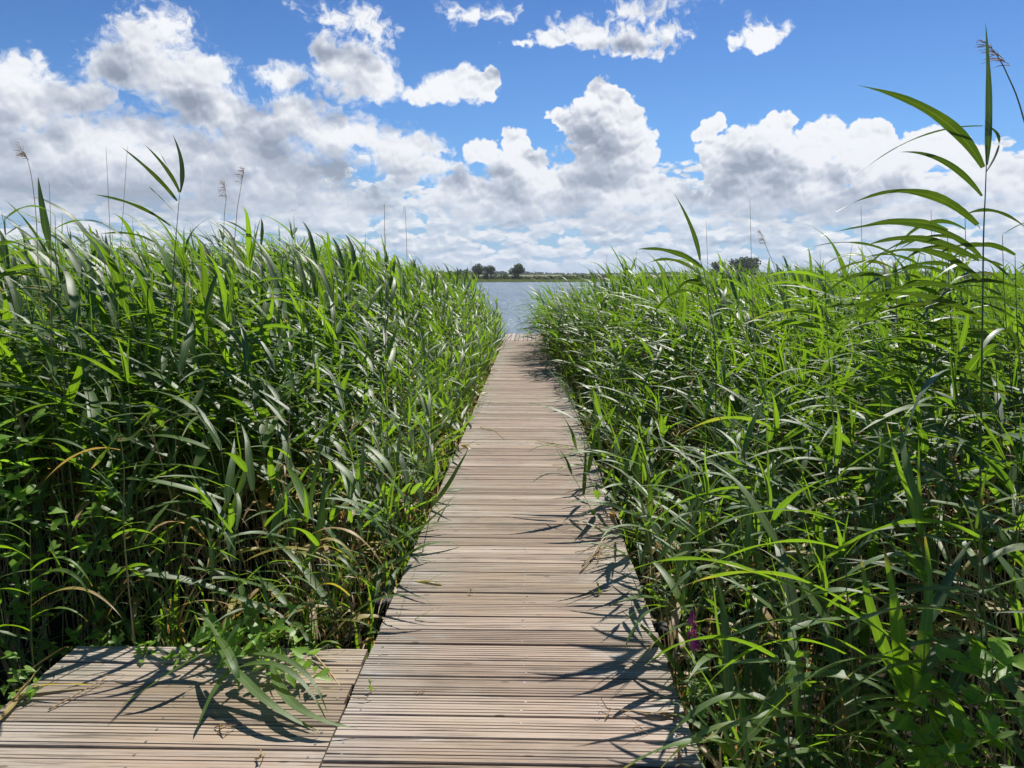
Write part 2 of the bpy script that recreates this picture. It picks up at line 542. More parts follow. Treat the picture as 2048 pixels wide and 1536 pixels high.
M_TURB = mat_simple('turbine_paint', (0.74, 0.75, 0.76), (0.68, 0.70, 0.72), 0.2, 0.5, 0.4)
M_FARREED = mat_simple('far_reeds', (0.12, 0.16, 0.055), (0.22, 0.235, 0.10), 0.25, 0.8, 0.2, transl=0.2)
M_VINE = mat_simple('bindweed_leaf', (0.12, 0.25, 0.03), (0.20, 0.34, 0.04), 25, 0.45, 0.45, transl=0.42)
M_PETAL = mat_simple('loosestrife_petal', (0.33, 0.04, 0.24), (0.50, 0.12, 0.38), 60, 0.6, 0.2, transl=0.3)
M_STRAW = mat_simple('dry_straw', (0.42, 0.32, 0.18), (0.26, 0.18, 0.10), 35, 0.6, 0.35, transl=0.2, stretch=(1, 1, 1))

# ================================================================== the setting
Z_WATER, Z_GROUND = -0.52, -0.44


def sheet(name, polys, mat, kind='structure'):
    b = MB()
    for p in polys:
        b.add([tuple(v) for v in p], [tuple(range(len(p)))])
    o = b.obj(name, mat, smooth=False)
    o['kind'] = kind
    return o


# bank of mud the reeds stand in: a real uneven surface that dips under the water at the lake
def bank():
    b = MB()
    xs = np.linspace(-34, 34, 137)
    ys = np.linspace(-10, 32, 85)
    r = np.random.default_rng(3)
    n = r.normal(0, 0.016, (len(ys), len(xs)))
    V = []
    for j, y in enumerate(ys):
        for i, x in enumerate(xs):
            edge = 22.3 + 1.2 * math.sin(x * 0.31 + 1) + 0.6 * math.sin(x * 0.9)
            z = Z_GROUND + n[j, i] - max(0, y - edge) * 0.14
            V.append((x, y, z))
    w = len(xs)
    F = [(j * w + i, j * w + i + 1, (j + 1) * w + i + 1, (j + 1) * w + i) for j in range(len(ys) - 1) for i in range(w - 1)]
    b.add(V, F)
    o = b.obj('muddy_ground', M_MUD)
    o['kind'] = 'structure'


bank()
sheet('lake_water', [[(-9000, 20.0, Z_WATER), (9000, 20.0, Z_WATER), (9000, 556, Z_WATER), (-9000, 556, Z_WATER)]], mat_water())
sheet('land', [[(-14000, -9000, -2.2), (14000, -9000, -2.2), (14000, 16000, -2.2), (-14000, 16000, -2.2)]], M_LAND)


def far_land():
    """the far shore: flat meadows that rise gently to low hills, one sheet to the horizon"""
    b = MB()
    ys = [548, 552, 560, 600, 700, 850, 1050, 1400, 1900, 2600, 3500, 5000, 8000, 15000]
    hs = [-0.9, -0.35, 0.0, 0.2, 0.6, 1.5, 3.5, 6, 9, 13, 16, 20, 26, 30]
    xs = np.linspace(-1.0, 1.0, 61)
    V = []
    for y, h in zip(ys, hs):
        for u in xs:
            x = u * (1500 + y * 0.9)
            V.append((x, y, h * (1 + 0.35 * math.sin(x * 0.0021 + y * 0.0007) * (y > 900)) if h > 0 else h))
    w = len(xs)
    F = [(j * w + i, j * w + i + 1, (j + 1) * w + i + 1, (j + 1) * w + i) for j in range(len(ys) - 1) for i in range(w - 1)]
    b.add(V, F)
    o = b.obj('far_shore_land', M_LAND)
    o['kind'] = 'structure'


far_land()

# a strip of ripe field on the rise behind the shore trees
b = MB()
F_ = []
for i in range(13):
    x = 2 + i * 16.0
    b.add([(x, 830, 1.45 + .12), (x + 16.0, 830, 1.45 + .12), (x + 17.2, 1040, 4.3), (x + 1.2, 1040, 4.3)], [(0, 1, 2, 3)])
o = b.obj('ripe_field', M_FIELD, smooth=False); o['kind'] = 'structure'


# ================================================================== boardwalk
XL, XR = -0.71, 0.60
PITCHB = 0.142


def groove_profile(w, n_gr, rr, depth=0.0042):
    """points (v, dz, groove) across a grooved board of width w"""
    g0 = rr.uniform(.25, 1)
    pts = [(-w / 2, -0.028, 1.0), (-w / 2, -0.004, 0.2), (-w / 2 + 0.003, 0.0, 0)]
    m = 0.010
    step = (w - 2 * m) / n_gr
    for k in range(n_gr):
        c = -w / 2 + m + step * (k + 0.5) + rr.uniform(-0.0012, 0.0012)
        g_ = step * rr.uniform(0.045, 0.11)
        dd = depth * rr.uniform(0.15, 0.9) * (1 if rr.random() < .8 else .2)
        gi = min(.75, g0 * rr.uniform(.2, 1.3)) * min(1, dd / depth * 2)
        pts += [(c - g_ - 0.0015, 0.0, 0), (c - g_, -dd, gi), (c + g_, -dd, gi), (c + g_ + 0.0015, 0.0, 0)]
    pts += [(w / 2 - 0.003, 0.0, 0), (w / 2, -0.004, 0.3), (w / 2, -0.028, 1.0)]
    return pts


def boards(b, c0, c1, a_fn, pitch, bw, n_gr, along, nseg, xmid, xhalf, seed):
    """boards whose centre line runs from c0 to c1 with the given pitch; a_fn(c) gives the ends of each board"""
    rr = random.Random(seed)
    c = c0 + pitch / 2
    w_jit = 0.004
    while c < c1 - pitch * 0.3:
        a0, a1 = a_fn(c)
        a0 += rr.uniform(-0.004, 0.004); a1 += rr.uniform(-0.006, 0.006)
        w = bw + rr.uniform(-w_jit, 0.001)
        prof = groove_profile(w, n_gr, rr)
        rnd = rr.random()
        z0, z1 = rr.uniform(-0.0022, 0.0022), rr.uniform(-0.0022, 0.0022)
        yaw = rr.uniform(-0.0016, 0.0016)
        bow = rr.uniform(-0.003, 0.003)
        V, I = [], []
        for s in range(nseg + 1):
            t = s / nseg
            a = a0 + (a1 - a0) * t
            dz = z0 + (z1 - z0) * t
            dc = yaw * (t - 0.5) * 2 + bow * (4 * t * (1 - t)) - 0.0
            for (p, h, gr) in prof:
                v = (a, c + dc + p, dz + h) if along == 'x' else (c + dc + p, a, dz + h)
                V.append(v); I.append((rnd, gr, (a - xmid) / xhalf if along == 'x' else (c - xmid) / xhalf, 0))
        n = len(prof)
        F = [(s * n + k, s * n + k + 1, (s + 1) * n + k + 1, (s + 1) * n + k) for s in range(nseg) for k in range(n - 1)]
        F += [tuple(range(n)), tuple(nseg * n + k for k in range(n - 1, -1, -1))]
        F += [(s * n, (s + 1) * n, (s + 1) * n + n - 1, s * n + n - 1) for s in range(nseg)]
        if along == 'y':
            F = [f[::-1] for f in F]
        b.add(V, F, I)
        c += pitch


def screws(b, spots):
    for (x, y) in spots:
        n = 8
        V = [(x + 0.0052 * math.cos(2 * math.pi * k / n), y + 0.0052 * math.sin(2 * math.pi * k / n), 0.0012) for k in range(n)]
        V2 = [(vx, vy, -0.006) for vx, vy, _ in V]
        b.add(V + V2, [tuple(range(n))] + [(k, k + n, (k + 1) % n + n, (k + 1) % n) for k in range(n)], mi=1)


walk = empty('boardwalk', (0, 9, 0))
tag(walk, 'long narrow grooved timber boardwalk running straight through the reeds to the lake', 'boardwalk')
W_INV = (0, -9, 0)


def child(b, name, mat, parent, inv, smooth=False):
    o = b.obj(name, mat, parent, smooth)
    o.location = inv
    return o


b = MB(); boards(b, -0.9, 20.2, lambda c: (XL, XR), PITCHB, 0.1342, 6, 'x', 8, -0.05, 0.66, 11)
k = 0
c = -0.9 + PITCHB / 2
rs = random.Random(5)
while c < 12:
    for x in (-0.655, -0.02, 0.545):
        for dy in (-0.034, 0.034):
            if rs.random() < 0.85:
                screws(b, [(x + rs.uniform(-0.012, 0.012), c + dy + rs.uniform(-.004, .004))])
    c += PITCHB
child(b, 'deck', [M_WOODX, M_SCREW], walk, W_INV)
for x in (-0.66, -0.02, 0.55):
    b = MB(); b.box(x - 0.03, x + 0.03, -0.9, 20.15, -0.20, -0.0305)
    child(b, 'joist', M_BEAM, walk, W_INV)


def post(parent, x, y, top, inv, r=0.052, z0=-1.1):
    b = MB(); b.tube([(x, y, z0), (x, y, top - 0.055)], r, 18)
    p = child(b, 'post', M_POST, parent, inv, True)
    b = MB()
    prof = [(r * 1.10, top - 0.085), (r * 1.14, top - 0.05), (r * 1.12, top - 0.012), (r * 0.98, top), (r * 0.5, top + 0.004), (0.004, top + 0.005)]
    n = 20
    V = [(x + rr_ * math.cos(2 * math.pi * k / n), y + rr_ * math.sin(2 * math.pi * k / n), z) for rr_, z in prof for k in range(n)]
    F = [(i * n + k, i * n + (k + 1) % n, (i + 1) * n + (k + 1) % n, (i + 1) * n + k) for i in range(len(prof) - 1) for k in range(n)]
    F.append(tuple((len(prof) - 1) * n + k for k in range(n)))
    b.add(V, F)
    cp = b.obj('post_cap', M_PLASTIC, p, True)


for (x, y) in ((-0.785, 3.80), (-0.79, 7.3), (-0.80, 10.9), (-0.79, 14.5), (-0.80, 18.1),
               (0.70, 2.32), (0.685, 3.52), (0.69, 7.3), (0.70, 10.9), (0.69, 14.5), (0.70, 18.1)):
    post(walk, x, y, -0.045 if y > 2.5 else -0.06, W_INV)

# side platform at the left, its boards run the same way
side = empty('side_platform', (-1.4, 1.5, 0))
tag(side, 'weathered grooved timber side platform joining the boardwalk at lower left', 'platform')
inv = (1.4, -1.5, 0)
PS = 0.1475
b = MB(); boards(b, 3.165 - PS * 29, 3.165, lambda c: (-2.05, XL - 0.012), PS, 0.142, 6, 'x', 8, -1.05, 0.9, 23)
for k in range(14):
    c = 3.165 - PS * (k + 0.5)
    for x in (-0.77, -1.38, -2.0):
        for dy in (-0.036, 0.036):
            if rs.random() < 0.85:
                screws(b, [(x + rs.uniform(-0.012, 0.012), c + dy)])
child(b, 'deck', [M_WOODX, M_SCREW], side, inv)
for x in (-0.775, -1.38, -2.0):
    b = MB(); b.box(x - 0.03, x + 0.03, -1.0, 3.15, -0.20, -0.0305)
    child(b, 'joist', M_BEAM, side, inv)
for x, y in ((-1.38, 2.9), (-1.98, 2.9)):
    b = MB(); b.tube([(x, y, -1.1), (x, y, -0.205)], 0.06, 14)
    child(b, 'post', M_POST, side, inv, True)

# platform across the far end, boards running lengthwise
endp = empty('end_platform', (1.2, 21.5, 0))
tag(endp, 'small timber platform of lengthwise boards at the lake end of the boardwalk', 'platform')
inv = (-1.2, -21.5, 0)
b = MB(); boards(b, -0.78, 3.4, lambda c: (20.215, 22.85), 0.118, 0.108, 4, 'y', 3, 1.2, 1.6, 31)
child(b, 'deck', M_WOODY, endp, inv)
for y in (20.35, 21.5, 22.7):
    b = MB(); b.box(-0.76, 3.36, y - 0.04, y + 0.04, -0.20, -0.0305)
    child(b, 'joist', M_BEAM, endp, inv)
for x in (-0.62, 1.2, 3.2):
    for y in (20.55, 22.5):
        b = MB(); b.tube([(x, y, -1.6), (x, y, -0.205)], 0.06, 12)
        child(b, 'post', M_POST, endp, inv, True)
# ================================================================== far shore
def at(px, py, Y):
    d = ray(px, py)
    t = Y / d.y
    return Vector((d.x * t, Y, H_EYE + d.z * t))


def leaf_cloud(b, blobs, n, size, rr, info=None):
    """leaf-clump faces through the volume of several blobs"""
    tot = sum(r[3] * r[4] * r[5] for r in blobs)
    for (cx, cy, cz, rx, ry, rz) in blobs:
        m = max(4, int(n * rx * ry * rz / tot))
        for _ in range(m):
            while True:
                u = Vector((rr.uniform(-1, 1), rr.uniform(-1, 1), rr.uniform(-1, 1)))
                if 0.12 < u.length < 1: break
            u = u * (0.6 + 0.4 * rr.random()) if rr.random() < 0.3 else u.normalized() * (0.72 + 0.34 * rr.random())
            p = Vector((cx + u.x * rx, cy + u.y * ry, cz + u.z * rz))
            s = size * rr.uniform(0.5, 1.3)
            a = Vector((rr.gauss(0, 1), rr.gauss(0, 1), rr.gauss(0, 1))).normalized()
            c_ = a.orthogonal().normalized()
            d_ = a.cross(c_)
            k = rr.uniform(0.35, 0.7)
            b.add([tuple(p - c_ * s), tuple(p - d_ * s * k), tuple(p + c_ * s), tuple(p + d_ * s * k)], [(0, 1, 2, 3)])


def far_tree(px, py_base, py_top, wpx, Y, label, seed, style='round', mat=None, lean=0, group=None, n=1500):
    rr = random.Random(seed)
    base = at(px, py_base, Y)
    base.z = max(-0.3, base.z) if Y < 700 else base.z
    top = at(px, py_top, Y)
    h = top.z - base.z
    w = wpx / 1500 * Y
    t = empty('tree', tuple(base))
    tag(t, label, 'tree', group)
    b = MB()
    th = h * 0.42
    b.tube([(0, 0, -0.4), (0.1, 0, th * 0.5), (0.25 * lean, 0, th)], [h * 0.035, h * 0.028, h * 0.020], 8)
    blobs = []
    nb = 9 if style == 'round' else 12
    for k in range(nb):
        a = 2 * math.pi * k / nb + rr.uniform(-.3, .3)
        rad = w * 0.5 * rr.uniform(0.35, 0.68)
        zc = h * (rr.uniform(0.45, 0.82))
        s = w * rr.uniform(0.14, 0.21)
        if style == 'round':
            zc = h * (0.42 + 0.40 * rr.random())
            rad *= 1.0 if zc < h * 0.65 else 0.65
        q = (math.cos(a) * rad, math.sin(a) * rad, zc)
        b.tube([(0.1 * lean, 0, th * rr.uniform(0.6, 0.98)), (q[0] * 0.5, q[1] * 0.5, (zc + th) * 0.5), q], [h * 0.014, h * 0.009, h * 0.004], 5)
        blobs.append((*q, s, s, s * rr.uniform(0.75, 1.0)))
    blobs.append((0, 0, h * 0.84, w * 0.24, w * 0.24, h * 0.15))
    if style == 'round':
        blobs.append((0, 0, h * 0.62, w * 0.33, w * 0.33, h * 0.20))
    b.obj('trunk', M_BARK, t)
    b = MB()
    leaf_cloud(b, blobs, n, w * 0.045, rr)
    b.obj('crown', mat or M_TREE, t, smooth=False)
    return t


far_tree(957, 564.5, 527, 34, 575, 'leftmost far tree across the lake, beside the pale turbine, broad loose crown', 1, 'open')
far_tree(981, 564.5, 530, 27, 570, 'loose-crowned far tree touching the leftmost tree across the lake', 2, 'open')
far_tree(1036, 564.5, 526.5, 37, 572, 'single dense round tree standing alone across the lake, in the gap between the reeds', 3, 'round')
far_tree(1437, 562, 521, 42, 640, 'low rounded far tree just left of the broad one, over the right reeds', 4, 'round', M_TREE2)
far_tree(1487, 562, 514, 62, 640, 'broad spreading tree rising over the right reed bed', 5, 'open', M_TREE2, n=2200)


def shrub(px, top, wpx, Y, seed, label, group='bushes on the far shore'):
    rr = random.Random(seed)
    base = at(px, 565, Y); base.z = 0.0
    h = at(px, top, Y).z
    w = wpx / 1500 * Y
    t = empty('bush', tuple(base))
    tag(t, label, 'bush', group)
    b = MB()
    for k in range(4):
        b.tube([(rr.uniform(-.3, .3), 0, -0.3), (rr.uniform(-w, w) * .25, rr.uniform(-1, 1), h * 0.6)], [0.14, 0.05], 5)
    b.obj('stem', M_BARK, t)
    blobs = [(rr.uniform(-w, w) * .3, rr.uniform(-1, 1) * 1.5, h * rr.uniform(.3, .68), w * .26, w * .24, h * .32) for _ in range(6)]
    b = MB(); leaf_cloud(b, blobs, 420, max(.35, w * 0.06), rr)
    b.obj('foliage', M_TREE2 if seed % 2 else M_TREE, t, smooth=False)


bl = ['dark bush under the two far trees at the left of the lake gap', 'tall bush between the far trees across the lake',
      'rounded bush right of the far trees\' gap', 'bush against the foot of the single round far tree',
      'broad dark bush under the single round far tree', 'low bush right of the single round far tree',
      'small bush beside the ripe field across the lake', 'bush at the reeds\' edge across the lake']
for i, (px, top, wpx) in enumerate([(950, 545, 18), (968, 543, 22), (990, 547, 22), (1012, 546, 24), (1034, 545, 28), (1056, 556, 20), (1076, 553, 24), (1100, 551, 28)]):
    shrub(px, top, wpx, 566, 40 + i, bl[i])


def treeline(name, Y, x0, x1, h0, h1, step, seed, zb, mat, size, dens=90):
    """a far wood that reads as one mass"""
    rr = random.Random(seed)
    b = MB()
    x = x0
    blobs = []
    while x < x1:
        h = h0 + (h1 - h0) * (0.5 + 0.5 * math.sin(x * 0.011 + seed)) * rr.uniform(0.5, 1.2)
        blobs.append((x, Y + rr.uniform(-10, 10), zb + h * 0.45, step * 1.0, step * .8, h * 0.6))
        x += step
    leaf_cloud(b, blobs, int(len(blobs) * dens), size, rr)
    o = b.obj(name, mat, smooth=False)
    o['kind'] = 'stuff'
    return o


o = treeline('far_forest', 1900, -1100, 1500, 9, 15, 12, 3, 6.0, M_TREE, 3.6)
tag(o, 'dark low woodland along the far horizon behind the lake', 'woodland')
o = treeline('far_shore_shrubbery', 610, -420, -48, 5, 9, 5, 8, 0, M_TREE2, 1.2)
tag(o, 'green hedge of shrubs on the far shore seen over the left reeds', 'shrubs')
o = treeline('far_shore_hedgerow', 680, 30, 480, 3.5, 6.5, 5, 9, 0.3, M_TREE2, 1.3)
tag(o, 'green hedgerow on the far shore seen over the right reeds', 'shrubs')

o = treeline('far_shore_bushes', 585, -95, 60, 3.0, 4.6, 4, 19, 0, M_TREE, 1.0)
tag(o, 'low dark thicket under and between the far trees across the lake', 'shrubs')
# strip of reeds along the far shore
b = MB()
rr = random.Random(12)
for i in range(9000):
    x = rr.uniform(-330, 330)
    y = rr.uniform(546, 556)
    h = rr.uniform(1.5, 2.3)
    w = rr.uniform(0.10, 0.24)
    l = rr.uniform(-0.5, 0.1)
    b.add([(x - w, y, -0.8), (x + w, y + rr.uniform(-.1, .1), -0.8), (x + w * .7 + l * .6, y, h * .65), (x + l, y, h - 0.5)], [(0, 1, 2, 3)])
o = b.obj('far_reed_belt', M_FARREED, smooth=False)
tag(o, 'thin pale green belt of reeds along the far shore', 'reeds', kind='stuff')


def turbine(px, hub_py, blade_px, Y, ang, label, yaw=0.35):
    hub = at(px, hub_py, Y)
    t = empty('wind_turbine', (hub.x, Y, 10.0))
    tag(t, label, 'wind turbine', 'wind turbines on the horizon')
    H = hub.z - 10.0
    k = 1 / 1500 * Y
    b = MB()
    r = 0.55 * k
    b.tube([(0, 0, -12), (0, 0, H * .5), (0, 0, H - r)], [r * 1.25, r, r * .7], 12)
    b.obj('tower', M_TURB, t)
    b = MB()
    b.tube([(0, -2.2 * r, H), (0, -1.5 * r, H), (0, 2.4 * r, H), (0, 3.0 * r, H)], [r * .8, r * 1.1, r * 1.1, r * .6], 10)
    b.obj('nacelle', M_TURB, t)
    rot = empty('rotor', (0, -2.4 * r, H)); rot.parent = t
    rot.rotation_euler = (0, 0, yaw)
    b = MB(); b.tube([(0, -1.2 * r, 0), (0, -.6 * r, 0), (0, .6 * r, 0)], [r * .3, r * .8, r * .9], 10)
    hubo = b.obj('hub', M_TURB, rot)
    for j in range(3):
        a = R(ang + 120 * j)
        L = blade_px * k
        d = Vector((math.sin(a), 0, math.cos(a))); s_ = Vector((math.cos(a), 0, -math.sin(a)))
        b = MB()
        V = []
        for (u, w0, w1) in ((0.02, .3, .3), (0.12, .35, .9), (0.4, .3, .6), (0.8, .18, .3), (1.0, .04, .08)):
            p = d * (L * u)
            V += [tuple(p - s_ * (w0 * r) + Vector((0, -.15 * r, 0))), tuple(p + s_ * (w1 * r)), tuple(p - s_ * (w0 * r) + Vector((0, .15 * r, 0)))]
        F = []
        for i in range(4):
            for q in range(3):
                F.append((i * 3 + q, i * 3 + (q + 1) % 3, (i + 1) * 3 + (q + 1) % 3, (i + 1) * 3 + q))
        F += [(0, 1, 2), (14, 13, 12)]
        b.add(V, F)
        b.obj('blade', M_TURB, rot, smooth=False)


turbine(942.5, 527, 9.5, 2500, -12, 'pale wind turbine close beside the leftmost far tree', 0.2)
turbine(1069.5, 540, 7.0, 3200, 2, 'small distant wind turbine right of the single round far tree')
turbine(1213.5, 511.5, 14, 2400, 28, 'left one of the two larger wind turbines over the right reeds, one blade raised right', 0.5)
turbine(1235, 514, 13, 2500, 3, 'right one of the two larger wind turbines over the right reeds, one blade upright', 0.7)
turbine(1134, 543, 5.5, 3600, 40, 'tiny wind turbine on the horizon left of the two larger ones')


# ================================================================== reeds
def nrm(v):
    l = v.length
    return v / l if l > 1e-9 else Vector((0, 0, 1))


def leaf(b, base, d0, L, W, rr, age=0.0, grav=0.9, wind=0.5, n=8, mi=1, windv=Vector((-1, -0.15, 0.12)), twist=None, fold=0.22):
    d = nrm(Vector(d0)); p = Vector(base)
    seg = L / n
    rnd = rr.random()
    side = None
    tw = rr.uniform(-0.5, 0.5) if twist is None else twist
    V, I = [], []
    for i in range(n + 1):
        t = i / n
        up = Vector((0, 0, 1))
        s = d.cross(up)
        if s.length < 0.15:
            s = side if side is not None else Vector((1, 0, 0))
        s = nrm(s)
        if side is not None and s.dot(side) < 0:
            s = -s
        side = nrm(s if side is None else side * 0.55 + s * 0.45)
        ss = Matrix.Rotation(tw * t, 3, d) @ side
        nn = nrm(ss.cross(d))
        if t < 0.22:
            w = 0.42 + 0.58 * math.sin(t / 0.22 * math.pi / 2)
        else:
            w = (1 - ((t - 0.22) / 0.78) ** 1.45)
        w = max(w, 0.012) * W * 0.5
        f = fold * w
        V += [tuple(p - ss * w + nn * f), tuple(p), tuple(p + ss * w + nn * f)]
        I += [(age, rnd, -1, t), (age, rnd, 0, t), (age, rnd, 1, t)]
        p = p + d * seg
        flut = Vector((rr.gauss(0, 1), rr.gauss(0, 1), rr.gauss(0, 1))) * 0.045
        d = nrm(d + Vector((0, 0, -1)) * (grav * (0.35 + 1.3 * t) / n) + windv * (wind * (0.4 + t) / n) + flut)
    F = []
    for i in range(n):
        a = i * 3
        F += [(a, a + 1, a + 4, a + 3), (a + 1, a + 2, a + 5, a + 4)]
    b.add(V, F, I, mi)


def plume(b, tip, d, rr, size=0.2, mi=2, windv=Vector((-1, -0.2, 0))):
    tip = Vector(tip); d = nrm(Vector(d))
    for k in range(34):
        t = rr.random() ** 0.8
        p = tip - d * (size * 0.9 * (1 - t))
        q = nrm(d * 0.9 + Vector((rr.gauss(0, .45), rr.gauss(0, .45), rr.gauss(0, .3))))
        L = size * rr.uniform(0.25, 0.6) * (1.1 - 0.5 * t)
        pts = [p]
        for _ in range(4):
            q = nrm(q + windv * 0.35 + Vector((0, 0, -0.22)))
            pts.append(pts[-1] + q * (L / 4))
        for i in range(4):
            s = nrm(q.cross(Vector((rr.gauss(0, 1), rr.gauss(0, 1), rr.gauss(0, 1))))) * (0.0015 if i < 3 else 0.0010)
            b.add([tuple(pts[i] - s), tuple(pts[i] + s), tuple(pts[i + 1] + s * .8), tuple(pts[i + 1] - s * .8)], [(0, 1, 2, 3)], (1, rr.random(), 0, 0), mi)


def make_reed(seed, h, kind='green'):
    """returns (stem MB, foliage MB, plume MB or None); stands at the origin, wind comes from +X"""
    rr = random.Random(seed)
    sb, lb, pb = MB(), MB(), None
    lean = rr.uniform(0.04, 0.13) * h
    lx = rr.gauss(0, 0.05) * h
    ly = rr.gauss(0, 0.05) * h
    N = 10

    def cur(t):
        return Vector((-lean * t * t + lx * t, ly * t, h * t * (1 - 0.02 * t)))
    r0 = 0.0036 if kind != 'dead' else 0.0042
    age_s = 1.0 if kind in ('dead', 'plume') else 0.0
    pts = [cur(i / N) for i in range(N + 1)]
    pts[0].z = -0.15
    sinfo = []
    rs_ = rr.random()
    sb.tube(pts, [r0 * (1 - 0.62 * i / N) for i in range(N + 1)], 5,
            info=[(max(age_s, (0.85 - 2.2 * i / N)), rs_, i / N, 0) for i in range(N + 1) for _ in range(5)], cap=False)
    az0 = rr.uniform(0, 2 * math.pi)
    if kind == 'tuft':
        for k in range(11):
            a = rr.uniform(0, 6.28); p = Vector((rr.gauss(0, .05), rr.gauss(0, .05), 0))
            leaf(lb, p + Vector((0, 0, rr.uniform(-.02, .25))), (math.cos(a) * .5, math.sin(a) * .5, rr.uniform(.8, 2)), rr.uniform(.30, .55), rr.uniform(.012, .022), rr, age=0 if rr.random() < .85 else .9, grav=rr.uniform(.6, 2.2), wind=.1, n=7)
        sb.v = [(x, y, z * 0.3) for x, y, z in sb.v]
        return sb, lb, None
    if kind == 'dead':
        for k in range(rr.randint(3, 6)):
            t = rr.uniform(0.2, 0.98)
            a = rr.uniform(0, 6.28)
            leaf(lb, cur(t), (math.cos(a), math.sin(a), rr.uniform(0, .9)), rr.uniform(.18, .34), rr.uniform(.008, .016), rr, age=rr.uniform(.8, 1), grav=rr.uniform(1.4, 3.2), wind=.15, n=7)
        return sb, lb, None
    if kind == 'green':
        for k in range(rr.randint(1, 4)):
            a = rr.uniform(0, 6.28)
            leaf(lb, cur(rr.uniform(.12, .42)), (math.cos(a), math.sin(a), rr.uniform(-.2, .8)), rr.uniform(.2, .36), rr.uniform(.010, .02), rr, age=rr.uniform(.6, 1), grav=rr.uniform(1.6, 3.4), wind=.1, n=7)
    n_leaf = int(h * 5.2) if kind == 'green' else int(h * 6.6)
    if kind == 'plume': n_leaf = 6
    t_lo = 0.16 if kind == 'short' else 0.34
    for k in range(n_leaf):
        t = t_lo + (0.97 - t_lo) * (k + rr.uniform(-.3, .3)) / max(1, n_leaf - 1)
        if kind == 'plume': t = 0.25 + 0.45 * k / n_leaf
        t = min(max(t, .1), .985)
        a = az0 + math.pi * k + rr.gauss(0, 0.65)
        up_ = 0.50 + 0.45 * t * t + rr.uniform(-.25, .35)
        expo = t ** 1.7 if kind == 'green' else 0.35 * t          # exposure to the wind
        d = Vector((math.cos(a), math.sin(a), up_)) + Vector((-1.35, -0.15, 0)) * expo
        size = 0.62 + 0.75 * math.sin(min(1, t * 1.12) * math.pi * 0.78)
        L = (0.30 + 0.12 * rr.random()) * size * (1.30 if kind == 'green' else 0.95)
        W = L * rr.uniform(0.062, 0.102)
        age = 0.0
        if t < 0.42 and rr.random() < 0.55: age = rr.uniform(0.5, 1.0)
        elif t < .6 and rr.random() < 0.03: age = rr.uniform(0.5, .9)
        leaf(lb, cur(t), d, L, W, rr, age=age, grav=rr.uniform(0.5, 1.5) + (0.9 if age > .6 else 0) + (0.7 if t < .45 else 0), wind=rr.uniform(.4, 1.1) * expo * 1.5, n=8)
    if kind in ('green', 'short'):
        # the rolled young leaf standing as a spear at the tip
        leaf(lb, cur(0.985), (rr.gauss(-.12, .12), rr.gauss(0, .12), 1), rr.uniform(.16, .34), 0.010, rr, grav=0.05, wind=rr.uniform(0, .35), n=7)
        leaf(lb, cur(0.97), (rr.gauss(-.3, .25), rr.gauss(0, .3), 1), rr.uniform(.22, .36), 0.020, rr, grav=0.3, wind=rr.uniform(.2, .7), n=7)
    if kind == 'plume':
        pb = MB()
        plume(pb, cur(1.0) + Vector((-.02, 0, .03)), (-0.35, 0, 1), rr, 0.19)
    return sb, lb, pb


LEAF_MATS = [M_STEM, M_LEAF, M_PLUME]
VAR = []           # (height, kind, stem mesh, foliage mesh, plume mesh)
lib = bpy.data.collections.new('reed_variants')
specs = [(0.6, 'tuft')] * 4 + [(1.75, 'green')] * 5 + [(2.1, 'green')] * 6 + [(2.45, 'green')] * 5 + [(0.85, 'short')] * 3 + [(1.25, 'short')] * 4 + [(1.5, 'dead')] * 3 + [(2.15, 'dead')] * 2 + [(2.7, 'plume')] * 3
for i, (h, kd) in enumerate(specs):
    sb, lb, pb = make_reed(100 + i, h, kd)
    sm = sb.mesh('stem', LEAF_MATS); fm = lb.mesh('foliage', LEAF_MATS)
    pm = pb.mesh('plume', LEAF_MATS) if pb else None
    VAR.append((h, kd, sm, fm, pm))
    w = MB()
    for x in (sb, lb, pb):
        if x:
            w.add(x.v, x.f, list(x.c), 0)
            w.mi[-len(x.f):] = x.mi
    vo = bpy.data.objects.new('reed_variant_%02d' % i, w.mesh('reed_variant', LEAF_MATS))
    lib.objects.link(vo)
IDX = {}
for i, v in enumerate(VAR):
    IDX.setdefault((v[0], v[1]), []).append(i)


def deck_dist(x, y):
    """distance to the nearest edge of a deck (negative on it)"""
    def box(x0, x1, y0, y1):
        dx_ = max(x0 - x, x - x1); dy_ = max(y0 - y, y - y1)
        if dx_ < 0 and dy_ < 0: return max(dx_, dy_)
        return math.hypot(max(dx_, 0), max(dy_, 0))
    return min(box(XL, XR, -1, 20.2), box(-2.05, XL, -1.2, 3.165), box(-.78, 3.4, 20.2, 22.85))


def sm(a, b_, x):
    t = min(1, max(0, (x - a) / (b_ - a)))
    return t * t * (3 - 2 * t)


pl = random.Random(99)
PTS = []       # x, y, z, rx, ry, rz, scale, idx, kind
bed = np.random.default_rng(5)


def patch(x, y):
    return 0.5 + 0.25 * math.sin(x * 1.7 + y * 0.6) + 0.25 * math.sin(y * 1.3 - x * 0.8 + 2)


